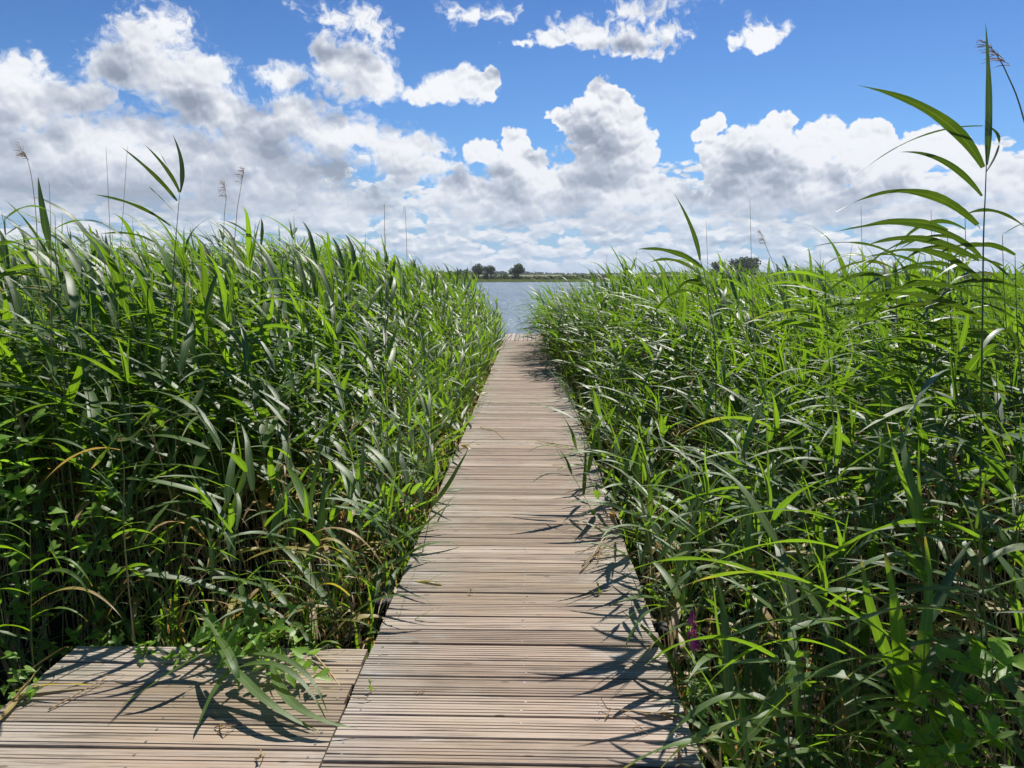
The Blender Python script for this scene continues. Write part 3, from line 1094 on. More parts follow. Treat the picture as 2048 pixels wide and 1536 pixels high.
STEP = 0.148
ny = int(25.5 / STEP)
for j in range(ny):
    y = 0.6 + j * STEP
    half = y * 0.78 + 1.7
    x = -half
    while x < half:
        px_, py_ = x + pl.uniform(-.5, .5) * STEP, y + pl.uniform(-.5, .5) * STEP
        x += STEP * (1.0 if y < 9 else 1.12)
        dd = deck_dist(px_, py_)
        if dd < 0.05: continue
        right = px_ > 0
        if not right and py_ < 3.2 and px_ > -2.12: continue
        rc = math.hypot(px_, py_)
        if rc < 1.45: continue
        if px_ < -2.0 and py_ < 3.6 and pl.random() < .55: continue
        edge = 22.3 + 1.2 * math.sin(px_ * 0.31 + 1) + 0.6 * math.sin(px_ * 0.9)
        if math.hypot(px_ + 1.25, py_ - 3.3) < .30 and pl.random() < .8: continue
        if math.hypot(px_ + 1.9, py_ - 3.2) < .25: continue
        if math.hypot(px_ - 1.05, py_ - 1.7) < .38: continue
        if right: edge = min(edge, 20.0 if px_ < 3.5 else 99)
        else: edge = min(edge, 20.6 + (-px_ - .7) * 1.2)
        if py_ > edge: continue
        # height of the bed above the mud
        hj = pl.gauss(0, 0.13) + 0.16 * (patch(px_ * .8, py_ * .8) - .5)
        if right:
            full = 1.28 + 0.54 * sm(1.8, 9.0, py_) + 0.10 * math.sin(px_ * 1.1 + py_ * 0.5) + 0.08 * math.sin(px_ * 2.7 - py_ * 1.3 + 1)
            rat = px_ / max(.5, py_)
            full += 0.30 * sm(.42, .58, rat) * sm(7, 4, py_) * sm(2.6, 3.8, rc)
            bmp = math.exp(-((py_ - 5.4) / .5) ** 2) + math.exp(-((py_ - 4.15) / .28) ** 2) + .6 * math.exp(-((py_ - 3.2) / .25) ** 2)
            lo = 0.62 + 0.25 * patch(0, py_ * 1.5) + 0.42 * bmp
            H = lo + (full - lo) * sm(0.0, 1.0, dd)
            if py_ > 11: H += 0.85 * sm(11, 15, py_) * sm(1.0, 0.05, dd)
        else:
            lo = 0.80 + 0.2 * sm(8, 15, py_)
            H = lo + (1.98 - lo) * sm(0.0, 1.25 - .35 * sm(8, 15, py_), dd) + 0.30 * sm(1.2, 2.6, dd)
            H += 0.12 * math.sin(px_ * 0.9 + py_ * 0.35) + 0.08 * math.sin(px_ * 2.3 - py_ * 1.1)
        H += hj
        u = pl.random()
        if (dd < 0.9 and pl.random() < 0.55 * (1 - dd / 0.9) + .08) or (right and rc < 3.4 and pl.random() < .25):
            PTS.append((px_ + pl.uniform(-.06, .06), py_ + pl.uniform(-.06, .06), Z_GROUND - 0.02, 0, 0, pl.uniform(0, 6.28), pl.uniform(.7, 1.25), pl.choice(IDX[(0.6, 'tuft')]), 'tuft'))
        keep = 1.0 if dd > 0.25 else 0.8
        if right and py_ < 5 and dd > .15: keep = 0.55 if px_ > 1.0 else .65
        if not right and py_ < 4.6: keep = 0.75
        if pl.random() > keep: continue
        if u < (0.40 if right else 0.23):
            key = (1.5, 'dead') if H < 1.9 or pl.random() < .8 else (2.15, 'dead'); sc = min(1.25, H * pl.uniform(.6, 1.0) / 1.5) if key[0] == 1.5 else pl.uniform(.85, 1.05)
        elif u < (0.29 if right else 0.21) and dd > 0.8:
            key = (2.15, 'dead'); sc = (H + pl.uniform(.1, .5)) / 2.15
        elif u < 0.206 and dd > 1.0:
            key = (2.7, 'plume'); sc = H / 2.7 * pl.uniform(1.05, 1.2)
        else:
            c = [k for k in IDX if k[1] in ('green', 'short')]
            key = min(c, key=lambda k: abs(k[0] - H) + pl.random() * 0.22)
            sc = H / key[0] * pl.uniform(0.95, 1.05)
        sc = min(max(sc, 0.5), 1.35)
        rz = pl.gauss(0, 0.7)
        edge_lean = 0.0
        if not right: bmp = 0.0
        if dd < 0.8:       # reeds at the edge hang a little over the deck
            edge_lean = (0.8 - dd) * (0.26 * bmp + 0.24 if not right else 0.05 + 0.28 * sm(.45, .9, patch(1.0, py_ * 1.8)))
        tow = -1 if right else 1
        if not right and py_ < 3.6: tow = 0.2
        ry = tow * edge_lean + pl.gauss(0, 0.045)
        rx = pl.gauss(0, 0.05) + (0.12 if (not right and px_ > -2.05 and py_ < 3.9) else 0)
        if right and py_ > 13.5 and dd < 1.0: ry -= 0.26
        if key[1] == 'dead': rx += pl.gauss(0, .22); ry += pl.gauss(0, .26)
        PTS.append((px_, py_, Z_GROUND - 0.02, rx, ry, rz, sc, pl.choice(IDX[key]), key[1]))


def in_frame(p):
    v = CAM_M.transposed() @ (Vector((p[0], p[1], p[2] + 1.0)) - Vector((0, 0, H_EYE)))
    if v.z > -0.3: return False
    return abs(v.x / -v.z) * 1500 < 1090


order = sorted(range(len(PTS)), key=lambda i: math.hypot(PTS[i][0], PTS[i][1]) + (0 if in_frame(PTS[i]) else 100))
single = set(order[:285])
LBL = {('tuft', 1): ('tuft of young reed blades low at the foot of the right reed bed', 'young reed tufts right of the boardwalk'),
       ('tuft', 0): ('tuft of young reed blades low at the foot of the left reed bed', 'young reed tufts left of the boardwalk'),
       ('green', 1): ('tall leafy green reed in the near part of the right reed bed', 'tall reeds right of the boardwalk'),
       ('green', 0): ('tall leafy green reed in the near part of the left reed bed', 'tall reeds left of the boardwalk'),
       ('short', 1): ('short leafy reed at the edge of the right reed bed beside the boardwalk', 'short reeds right of the boardwalk'),
       ('short', 0): ('short leafy reed at the edge of the left reed bed behind the side platform', 'short reeds left of the boardwalk'),
       ('dead', 1): ('dry tan reed stalk standing among green reeds right of the boardwalk', 'dry stalks right of the boardwalk'),
       ('dead', 0): ('dry tan reed stalk standing among green reeds left of the boardwalk', 'dry stalks left of the boardwalk'),
       ('plume', 1): ('reed with a drooping brown plume near the boardwalk at right', 'plumed reeds right of the boardwalk'),
       ('plume', 0): ('reed with a drooping brown plume near the boardwalk at left', 'plumed reeds left of the boardwalk')}
for i in order[:285]:
    x, y, z, rx, ry, rz, sc, vi, kd = PTS[i]
    h, _, sm_, fm_, pm_ = VAR[vi]
    root = empty('dry_reed' if kd == 'dead' else ('reed_tuft' if kd == 'tuft' else 'reed'), (x, y, z))
    root.rotation_euler = (rx, ry, rz)
    root.scale = (sc, sc, sc)
    lab, grp = LBL[(kd, 1 if x > 0 else 0)]
    tag(root, lab, 'reed', grp)
    for nm, me in (('stem', sm_), ('foliage', fm_), ('plume', pm_)):
        if me is None: continue
        c = bpy.data.objects.new(nm, me)
        COL.objects.link(c)
        c.parent = root

rest = [PTS[i] for i in range(len(PTS)) if i not in single]
print('REEDS', len(PTS))


def scatter(name, pts, collection):
    me = bpy.data.meshes.new(name)
    me.from_pydata([p[:3] for p in pts], [], [])
    a = me.attributes.new('rot', 'FLOAT_VECTOR', 'POINT'); a.data.foreach_set('vector', np.array([p[3:6] for p in pts], dtype=np.float32).ravel())
    a = me.attributes.new('sc', 'FLOAT', 'POINT'); a.data.foreach_set('value', [p[6] for p in pts])
    a = me.attributes.new('vi', 'INT', 'POINT'); a.data.foreach_set('value', [p[7] for p in pts])
    o = bpy.data.objects.new(name, me)
    COL.objects.link(o)
    ng = bpy.data.node_groups.new(name + '_scatter', 'GeometryNodeTree')
    ng.interface.new_socket('Geometry', in_out='INPUT', socket_type='NodeSocketGeometry')
    ng.interface.new_socket('Geometry', in_out='OUTPUT', socket_type='NodeSocketGeometry')
    N_, K = ng.nodes, ng.links
    gi, go = N_.new('NodeGroupInput'), N_.new('NodeGroupOutput')
    ci = N_.new('GeometryNodeCollectionInfo'); ci.inputs[0].default_value = collection
    ci.inputs['Separate Children'].default_value = True; ci.inputs['Reset Children'].default_value = True
    ip = N_.new('GeometryNodeInstanceOnPoints'); ip.inputs['Pick Instance'].default_value = True

    def attr(nm, typ):
        q = N_.new('GeometryNodeInputNamedAttribute'); q.data_type = typ; q.inputs[0].default_value = nm
        return q.outputs['Attribute']
    K.new(gi.outputs[0], ip.inputs['Points']); K.new(ci.outputs[0], ip.inputs['Instance'])
    K.new(attr('vi', 'INT'), ip.inputs['Instance Index'])
    e2r = N_.new('FunctionNodeEulerToRotation'); K.new(attr('rot', 'FLOAT_VECTOR'), e2r.inputs[0])
    K.new(e2r.outputs[0], ip.inputs['Rotation'])
    K.new(attr('sc', 'FLOAT'), ip.inputs['Scale'])
    K.new(ip.outputs[0], go.inputs[0])
    md = o.modifiers.new('scatter', 'NODES'); md.node_group = ng
    return o


o = scatter('reed_bed', rest, lib)
tag(o, 'dense mass of wind-blown green reeds on both sides of the boardwalk', 'reeds', kind='stuff')
# ================================================================== single plants that stand out
def ground_pt(px, py, z=0.006):
    d = ray(px, py)
    t = (z - H_EYE) / d.z
    return Vector((d.x * t, d.y * t, z))


def bez_leaf(b, p0, p1, p2, W, rr, age=0.0, roll=0.0, n=14, mi=1, fold=0.2, rnd=None):
    p0, p1, p2 = Vector(p0), Vector(p1), Vector(p2)
    rnd = rr.random() if rnd is None else rnd
    V, I, side = [], [], None
    for i in range(n + 1):
        t = i / n
        p = p0 * (1 - t) ** 2 + p1 * 2 * t * (1 - t) + p2 * t * t
        d = nrm((p1 - p0) * (1 - t) + (p2 - p1) * t)
        s = d.cross(Vector((0.05, 0.25, 1)))
        if s.length < 0.1: s = side or Vector((1, 0, 0))
        s = nrm(s)
        if side is not None and s.dot(side) < 0: s = -s
        side = s if side is None else nrm(side * 0.5 + s * 0.5)
        ss = Matrix.Rotation(roll * (0.5 + t), 3, d) @ side
        nn = nrm(ss.cross(d))
        w = (0.35 + 0.65 * math.sin(t / 0.3 * math.pi / 2)) if t < 0.3 else (1 - ((t - 0.3) / 0.7) ** 1.5)
        w = max(w, 0.012) * W * 0.5
        wob = 0.05 * W * math.sin(t * 17 + rnd * 9)
        V += [tuple(p - ss * w + nn * (fold * w + wob)), tuple(p), tuple(p + ss * w + nn * (fold * w - wob))]
        I += [(age, rnd, -1, t), (age, rnd, 0, t), (age, rnd, 1, t)]
    F = []
    for i in range(n):
        a = i * 3
        F += [(a, a + 1, a + 4, a + 3), (a + 1, a + 2, a + 5, a + 4)]
    b.add(V, F, I, mi)


def single_reed(label, Y, stem, leaves, seed, r=0.0042, tone=None, shaded=False, age=0.0, plume_at=None, group=None, plume_size=0.18, name='reed', z_base=Z_GROUND, tip_r=0.3):
    """stem: [(px, py, dY)], leaves: [(p0, p1, p2 as (px, py, dY), width, age, roll)] round the distance Y"""
    rr = random.Random(seed)
    P_ = [at(x, y, Y + dy) for x, y, dy in stem]
    if z_base is not None:
        P_ = [Vector((P_[0].x + 0.03, P_[0].y, z_base - 0.05))] + P_
    o = P_[0].copy()
    t = empty(name, tuple(o))
    tag(t, label, 'reed', group)
    # smooth the stem
    pts = []
    for i in range(len(P_) - 1):
        a, b_, c, d = P_[max(i - 1, 0)], P_[i], P_[i + 1], P_[min(i + 2, len(P_) - 1)]
        for k in range(5):
            u = k / 5
            pts.append(0.5 * ((2 * b_) + (c - a) * u + (2 * a - 5 * b_ + 4 * c - d) * u * u + (3 * b_ - a - 3 * c + d) * u ** 3))
    pts.append(P_[-1])
    n = len(pts)
    b = MB()
    rnd = rr.random()
    b.tube([p - o for p in pts], [r * (1 - (1 - tip_r) * i / (n - 1)) for i in range(n)], 7, info=[(max(age, 0.8 - 2.0 * i / n), rnd, i / n, 0) for i in range(n) for _ in range(7)])
    b.obj('stem', LEAF_MATS, t)
    b = MB()
    for (p0, p1, p2, W, ag, roll) in leaves:
        q = [at(x, y, Y + dy) - o for x, y, dy in (p0, p1, p2)]
        bez_leaf(b, q[0], q[1], q[2], W, rr, ag, roll, rnd=None if tone is None else rr.uniform(*tone))
    # sheaths and small leaves lower down
    if b.f: b.obj('foliage', [M_STEM, M_LEAF_SHADED if shaded else M_LEAF, M_PLUME], t)
    if plume_at:
        b = MB()
        plume(b, pts[-1] - o, pts[-1] - pts[-3], rr, plume_size)
        b.obj('plume', LEAF_MATS, t)
    return t


single_reed('tallest reed at the far right, standing high above the bed with long leaves blown left', 2.7,
            [(1958, 1150, 0), (1961, 900, 0), (1965, 640, 0), (1967, 480, 0), (1971, 380, 0), (1974, 290, 0)],
            [((1974, 330, 0), (1984, 200, 0), (1971, 45, 0.02), .024, 0, .3),
             ((1966, 335, 0), (1900, 205, -.05), (1712, 170, -.1), .040, 0, .35),
             ((1972, 345, 0), (2030, 262, .05), (1962, 250, .0), .014, 0, .3),
             ((1965, 252, 0), (1830, 250, -.02), (1712, 352, -.05), .012, 0, .2),
             ((1964, 392, 0), (1895, 298, -.05), (1800, 304, -.1), .020, 0, .8),
             ((1955, 450, 0), (1830, 330, -.1), (1672, 424, -.2), .040, 0, .2),
             ((1960, 458, 0), (1905, 380, .1), (1850, 395, .2), .030, 0, .2),
             ((1960, 512, 0), (1855, 410, -.1), (1640, 472, -.25), .032, 0, .1),
             ((1958, 522, 0), (1840, 450, .1), (1730, 492, .15), .036, 0, .5),
             ((1960, 560, 0), (1840, 450, -.1), (1702, 540, -.2), .036, 0, .1),
             ((1962, 600, 0), (1830, 520, .1), (1690, 640, .1), .034, 0, .3),
             ((1962, 640, 0), (1850, 560, -.1), (1640, 600, -.3), .036, 0, .2),
             ((1962, 700, 0), (2030, 600, .1), (2040, 740, .1), .03, 0, .2),
             ((1960, 760, 0), (1860, 680, -.1), (1800, 900, -.3), .034, 0, .1)], 1, r=.0048, tone=(0, .25), shaded=True)  # dark tone and low-translucency leaves paint in the backlit silhouette
single_reed('bent reed with a drooping brown plume at the far right edge, above the tallest reed', 2.9,
            [(2130, 900, .1), (2110, 500, .1), (2048, 240, 0), (2016, 152, 0), (1992, 108, 0), (1972, 86, 0)],
            [], 2, r=.0042, age=.35, plume_at=True, plume_size=.15)
single_reed('reed rising above the right bed with a tall blade and three leaves blown left', 4.2,
            [(1432, 760, 0), (1420, 620, 0), (1408, 545, 0), (1398, 515, 0)],
            [((1400, 520, 0), (1392, 460, 0), (1348, 386, 0), .026, 0, .4),
             ((1403, 535, 0), (1345, 488, -.1), (1262, 500, -.2), .042, 0, .3),
             ((1408, 560, 0), (1350, 498, .1), (1287, 530, .1), .046, 0, .2),
             ((1410, 575, 0), (1372, 545, -.1), (1350, 590, -.1), .04, 0, .6),
             ((1414, 600, 0), (1350, 550, .1), (1300, 640, .1), .04, 0, .2),
             ((1418, 640, 0), (1470, 590, .1), (1500, 700, .1), .035, 0, .2)], 3, tone=(0, .4), shaded=True)
for k, (Y_, x_, yb, yt, lab) in enumerate([
        (5.0, 1500, 640, 400, 'thin reed spear rising between the right bed and the clouds, right of the three-leaved reed'),
        (4.6, 1722, 640, 412, 'upright dry stalk standing above the right bed, left of the tallest reed'),
        (6.5, 1640, 620, 500, 'short dry stalk poking just above the right bed'),
        (3.6, 1862, 700, 420, 'dry stalk close to the left side of the tallest reed'),
        (5.5, 1412, 600, 440, 'thin dark spear right beside the three-leaved reed')]):
    single_reed(lab, Y_, [(x_ + 14, yb + 200, 0), (x_ + 6, yb, 0), (x_, yt, 0)], [((x_ + 4, yb - 40, 0), (x_ - 40, yb - 110, 0), (x_ - 95, yb - 60, 0), .016, 0, .2)], 20 + k, r=.0034, age=.75)
single_reed('bent dry reed with a thin drooping plume over the middle of the right bed', 5.6,
            [(1580, 700, 0), (1556, 560, 0), (1532, 492, 0), (1520, 462, 0)], [], 26, r=.0032, age=.8, plume_at=True, plume_size=.13)

# left bed
single_reed('tall reed above the left bed with dark pointed leaves spread like a fan', 4.4,
            [(338, 760, 0), (346, 560, 0), (354, 450, 0), (360, 382, 0)],
            [((361, 385, 0), (374, 330, 0), (345, 268, 0), .028, 0, .8),
             ((359, 384, 0), (338, 335, -.05), (288, 288, -.1), .024, 0, .7),
             ((357, 386, 0), (345, 350, .1), (318, 302, .2), .022, 0, .7),
             ((354, 402, 0), (310, 345, -.1), (240, 292, -.15), .030, 0, .5),
             ((352, 428, 0), (318, 392, .1), (294, 370, .1), .026, 0, .4),
             ((341, 452, 0), (270, 398, -.1), (178, 388, -.2), .030, 0, .4),
             ((348, 520, 0), (290, 450, .1), (190, 470, .1), .034, 0, .3),
             ((345, 560, 0), (400, 490, .1), (470, 560, .1), .034, 0, .3)], 4, r=.0044, tone=(0, .15), shaded=True)
single_reed('dry reed with a compact dark brown plume standing upright over the left bed', 4.8,
            [(468, 620, 0), (472, 450, 0), (480, 385, 0), (489, 335, 0)], [], 5, r=.0032, age=.9, plume_at=True, plume_size=.115)
single_reed('dry reed with a feathery plume drooping left, beside the dark-plumed one', 5.0,
            [(447, 640, 0), (448, 450, 0), (452, 400, 0), (449, 366, 0)], [], 6, r=.0028, age=.9, plume_at=True, plume_size=.13)
single_reed('bent dry reed with a thin plume at the far left of the left bed', 4.2,
            [(85, 640, 0), (72, 430, 0), (58, 330, 0), (38, 290, 0)], [], 7, r=.0032, age=.9, plume_at=True, plume_size=.11)
for k, (Y_, x0_, x1_, yt, lab) in enumerate([
        (4.6, 224, 212, 294, 'left one of two tall bare stalks leaning apart above the left bed'),
        (4.7, 238, 255, 292, 'right one of two tall bare stalks leaning apart above the left bed'),
        (4.2, 103, 98, 362, 'thin bare stalk behind the broad upright blade at far left'),
        (5.2, 770, 768, 415, 'thin bare stalk high above the end of the left bed'),
        (6.0, 815, 806, 432, 'slanting bare stalk over the end of the left bed')]):
    single_reed(lab, Y_, [(x0_ + 3, 760, 0), (x0_, 560, 0), ((x0_ + x1_) / 2, 420, 0), (x1_, yt, 0)], [], 40 + k, r=.0030, age=.9)
single_reed('reed at far left with one broad upright green blade', 4.0, [(110, 800, 0), (104, 600, 0), (98, 490, 0)],
            [((99, 500, 0), (84, 420, 0), (76, 352, 0), .040, 0, .9), ((101, 520, 0), (60, 440, -.1), (10, 400, -.1), .02, 0, .3),
             ((103, 540, 0), (20, 440, .1), (-60, 520, .1), .04, 0, .2), ((106, 580, 0), (170, 500, .1), (210, 610, 0), .035, 0, .2)], 50, shaded=True)
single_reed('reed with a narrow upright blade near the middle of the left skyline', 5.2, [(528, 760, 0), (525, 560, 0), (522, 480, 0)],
            [((522, 490, 0), (528, 455, 0), (522, 435, 0), .03, 0, .9), ((523, 500, 0), (490, 450, 0), (445, 440, 0), .028, 0, .4), ((524, 540, 0), (590, 470, 0), (600, 560, 0), .03, 0, .3)], 51, shaded=True)

# reed that droops over the back edge of the side platform
single_reed('drooping reed with long arching leaves hanging over the back edge of the side platform', 3.28,
            [(470, 1290, .0), (474, 1200, -.02), (480, 1110, -.05), (474, 1050, -.08)],
            [((478, 1120, 0), (380, 1060, -.15), (242, 1104, -.25), .020, 0, .2),
             ((475, 1150, 0), (390, 1100, -.2), (262, 1262, -.3), .026, 0, .2),
             ((482, 1105, 0), (560, 1080, -.1), (682, 1132, -.2), .018, .32, .2),
             ((480, 1150, 0), (590, 1125, -.1), (642, 1190, -.2), .024, 0, .1),
             ((478, 1160, -.02), (500, 1230, -.25), (512, 1312, -.4), .034, 0, .9),
             ((482, 1180, -.02), (500, 1240, -.2), (552, 1275, -.3), .026, .1, .6),
             ((470, 1100, 0), (420, 1010, .1), (368, 1040, .2), .026, 0, .3),
             ((472, 1060, -.05), (495, 960, .1), (430, 970, .2), .022, 0, .3),
             ((470, 1075, -.05), (420, 1000, -.1), (366, 985, -.1), .03, 0, .3)], 60, z_base=Z_GROUND, r=.004)
def gp(px, py, h, Y=3.15):
    return (px, py, ground_pt(px, py, h).y - Y)


single_reed('fallen green reed leaves trailing forward across the side platform boards', 3.15,
            [gp(420, 1290, .12), gp(430, 1310, .12), gp(455, 1350, .10)],
            [(gp(430, 1270, .16), gp(480, 1320, .22), gp(478, 1392, .05), .036, 0, .2),
             (gp(440, 1300, .13), gp(520, 1420, .12), gp(640, 1462, .02), .040, 0, .3),
             (gp(455, 1345, .10), gp(580, 1280, .24), gp(655, 1445, .04), .034, 0, .3),
             (gp(480, 1310, .12), gp(610, 1290, .22), gp(655, 1425, .06), .030, 0, .3),
             (gp(545, 1330, .10), gp(560, 1440, .09), gp(715, 1456, .03), .042, .02, .3),
             (gp(440, 1290, .13), gp(400, 1180, .3), gp(300, 1250, .22), .034, 0, .3),
             (gp(450, 1290, .13), gp(520, 1170, .3), gp(600, 1270, .15), .030, 0, .3),
             (gp(460, 1340, .10), gp(420, 1380, .10), gp(390, 1470, .02), .026, 0, .3),
             (gp(400, 1310, .12), gp(330, 1350, .12), gp(245, 1410, .03), .026, 0, .3)], 61, z_base=None, r=.0035, tone=(.3, .8))
single_reed('yellowed leaf tip catching light on a reed at the left', 3.2,
            [(250, 1100, 0), (248, 950, 0), (240, 870, 0), (236, 840, 0)],
            [((236, 880, 0), (285, 890, -.05), (318, 785, -.05), .050, .36, .9),
             ((236, 866, 0), (215, 905, -.1), (180, 940, -.1), .034, .3, .8),
             ((240, 900, 0), (160, 880, -.1), (90, 960, -.1), .02, .75, .4)], 62)
single_reed('broken yellow reed end lying from the reeds onto the seam between platform and boardwalk', 3.1,
            [(622, 1302, -.02), (660, 1345, -.15), (690, 1385, -.28), (706, 1396, -.32)],
            [((655, 1335, -.12), (668, 1370, -.22), (700, 1392, -.31), .018, .8, .2),
             ((628, 1300, 0), (650, 1270, .0), (685, 1292, -.02), .022, .25, .2)], 63, z_base=None, r=.0045, age=.6)

for k, (px, py, Y_, lab) in enumerate([
        (60, 1130, 3.0, 'low reed with pale arching leaves at the lower left edge, over the platform corner'),
        (330, 1120, 3.45, 'low arching reed behind the side platform, left of the drooping one'),
        (620, 1130, 3.45, 'low reed with bright arching leaves behind the right half of the side platform'),
        (700, 1180, 3.4, 'low reed beside the black-capped post behind the side platform')]):
    rr = random.Random(700 + k)
    ppm = 1500 / Y_
    lv = []
    for j in range(9):
        y0 = py - 60 + j * 24
        L = rr.uniform(.26, .42) * ppm
        s_ = -1 if rr.random() < .55 else 1
        lv.append(((px, y0, 0), (px + s_ * L * .5, y0 - rr.uniform(.25, .5) * L, rr.uniform(-.15, 0)), (px + s_ * L * rr.uniform(.7, .95), y0 + rr.uniform(0, .5) * L, rr.uniform(-.2, .0)), rr.uniform(.018, .030), 0 if rr.random() < .7 else rr.uniform(.25, .9), rr.uniform(-.2, .8)))
    single_reed(lab, Y_, [(px + 6, py + 200, 0), (px + 2, py + 60, 0), (px, py - 70, 0)], lv, 720 + k, tone=(.5, 1))

# right bed, close to the camera
single_reed('long pale leaf arching out of the lower right reeds, close to the camera', 1.95,
            [(1860, 1560, .05), (1850, 1480, .03), (1846, 1400, 0), (1842, 1310, 0)],
            [((1934, 1440, .1), (1730, 1150, 0), (1464, 1518, -.1), .044, 0, .3),
             ((1850, 1330, 0), (1690, 1190, .05), (1452, 1128, .1), .044, 0, .2),
             ((1846, 1400, 0), (1700, 1260, .1), (1520, 1235, .15), .034, .02, .2),
             ((1846, 1350, 0), (1900, 1240, .1), (2040, 1300, .2), .044, 0, .2)], 70, tone=(.6, 1))
single_reed('broad bright yellow-green blade standing upright in the lower right', 2.0,
            [(1816, 1560, 0), (1812, 1480, 0), (1809, 1413, 0)],
            [((1809, 1420, 0), (1806, 1240, 0), (1766, 1088, 0), .052, .08, 1.0),
             ((1809, 1400, 0), (1735, 1240, .05), (1722, 1110, .1), .036, 0, .9),
             ((1810, 1440, 0), (1880, 1230, .1), (1846, 1050, .15), .036, .05, .8)], 71, tone=(.9, 1))
single_reed('wide blue-green leaf lying flat at the bottom right corner', 1.75,
            [(1860, 1600, 0), (1864, 1560, 0), (1872, 1530, 0)],
            [((1870, 1535, 0), (1950, 1480, -.05), (2060, 1462, -.1), .070, 0, .1),
             ((1866, 1540, 0), (1780, 1430, .05), (1660, 1480, .1), .05, .32, .2),
             ((1862, 1560, 0), (1740, 1440, .1), (1600, 1500, .1), .03, 0, .3)], 72, tone=(.5, .9))
single_reed('grey-green leaf drooping over the boardwalk edge above the pink flower', 3.0,
            [(1352, 1370, 0), (1348, 1290, 0), (1340, 1225, 0), (1334, 1205, 0)],
            [((1340, 1212, 0), (1272, 1210, -.1), (1243, 1322, -.25), .034, .05, .4),
             ((1330, 1214, 0), (1290, 1200, 0), (1250, 1240, -.05), .020, .1, .4),
             ((1345, 1250, 0), (1420, 1330, -.1), (1480, 1470, -.3), .024, 0, .3)], 73)
single_reed('long narrow blade crossing the lower right reeds from upper left to lower right', 2.3,
            [(1488, 1600, 0), (1480, 1540, 0), (1478, 1480, 0)],
            [((1480, 1490, 0), (1430, 1370, 0), (1336, 1250, .1), .022, 0, .3),
             ((1480, 1500, 0), (1560, 1330, 0), (1590, 1340, -.05), .036, 0, .4),
             ((1482, 1490, 0), (1560, 1400, .1), (1590, 1330, .1), .044, 0, .7),
             ((1478, 1530, 0), (1580, 1420, -.1), (1700, 1560, -.1), .044, 0, .2)], 74, tone=(.6, 1))
for k, (px, py, Y_, sgn, lab) in enumerate([
        (1690, 1180, 2.1, -1, 'leafy reed with broad pale leaves crossing in the lower right'),
        (1960, 1150, 1.95, -1, 'broad-leaved reed at the lower right edge of the picture'),
        (1560, 1300, 2.15, -1, 'low broad-leaved reed near the bottom of the right bed'),
        (1560, 900, 3.4, -1, 'reed with wide leaves combed left in the middle of the right bed'),
        (1760, 900, 3.3, -1, 'reed with wide leaves combed left below the tallest reed'),
        (1900, 700, 3.5, -1, 'leaning reed with dense wide leaves left of the tallest reed'),
        (2030, 640, 3.4, -1, 'leafy reed at the right edge of the picture beside the tallest reed'),
        (1480, 1060, 2.9, -1, 'reed whose big leaf droops into the lower right bed'),
        (1650, 660, 3.9, -1, 'reed with a pale leaf hanging down in the upper right bed'),
        (110, 560, 3.9, -1, 'broad-leaved reed at the far left of the left bed'),
        (30, 900, 3.4, -1, 'broad-leaved reed beside the left edge of the picture'),
        (1790, 640, 3.7, -1, 'leafy reed left of the group round the tallest reed, leaves drooping at their tips'),
        (1895, 590, 3.6, -1, 'dark leafy reed just left of the tallest reed at eye level'),
        (2005, 600, 3.5, -1, 'leafy reed just right of the tallest reed'),
        (1990, 780, 3.3, -1, 'leafy reed in front of the foot of the tallest reed'),
        (1840, 800, 3.5, -1, 'leafy reed with long drooping leaves below the group round the tallest reed'),
        (1930, 560, 3.8, -1, 'leafy reed whose long leaves cross just behind the tallest reed'),
        (1850, 640, 3.9, -1, 'leafy reed with layered leaves left of the tallest reed, over the skyline'),
        (600, 700, 4.6, -1, 'reed with pale long leaves in the middle of the left bed')]):
    rr = random.Random(300 + k)
    lv = []
    top = py - 130
    ppm = 1500 / Y_
    for j in range(10):
        y0 = top + j * 0.085 * ppm * 0.85
        L = rr.uniform(.36, .52) * ppm
        s_ = -1 if rr.random() < 0.78 else 1
        dy_ = rr.uniform(-.15, .15)
        rise = rr.uniform(.15, .34) * L
        lv.append(((px, y0, 0), (px + s_ * L * .45, y0 - rise, dy_ * .5), (px + s_ * L * rr.uniform(.8, .98), y0 + rr.uniform(-.1, .35) * L, dy_), rr.uniform(.026, .040) * (1.15 if Y_ < 2.2 else 1), 0 if rr.random() < .85 else .3, rr.uniform(-.3, .6)))
    single_reed(lab, Y_, [(px + 30, py + 380, 0), (px + 16, py + 160, 0), (px + 4, py, 0), (px, top, 0)], lv, 400 + k, tone=(0, .5) if (px > 1750 and py < 850) or px < 700 else (.3, 1), shaded=px > 1780 and py < 700)


# ------------------------------------------------------------------ bindweed
def heart(b, p, d, up, s, rr):
    d = nrm(d); side = nrm(d.cross(up)); up2 = side.cross(d)
    prof = [(-.18, .0), (-.34, .30), (-.18, .50), (.10, .46), (.45, .28), (.75, .12), (1.0, 0.0)]
    mid = [tuple(p + d * (s * u)) for u in (0, .5, 1.0)]
    V = [tuple(p)]
    L_ = [p + d * (s * u) + side * (s * w) + up2 * (s * w * .30 - s * .12 * u * u) for u, w in prof[1:-1]]
    R_ = [p + d * (s * u) - side * (s * w) + up2 * (s * w * .30 - s * .12 * u * u) for u, w in prof[1:-1]]
    m = [p + d * (s * .45) - up2 * (.03 * s), p + d * s - up2 * (.14 * s)]
    V += [tuple(x) for x in L_] + [tuple(x) for x in R_] + [tuple(x) for x in m]
    n = len(L_)
    M0, M1 = 1 + 2 * n, 2 + 2 * n
    F = [(0, 1, 2), (0, 2, 3), (0, 3, M0), (M0, 3, 4), (M0, 4, 5), (M0, 5, M1)]
    F += [(0, n + 2, n + 1), (0, n + 3, n + 2), (0, M0, n + 3), (M0, n + 4, n + 3), (M0, n + 5, n + 4), (M0, M1, n + 5)]
    b.add(V, F)


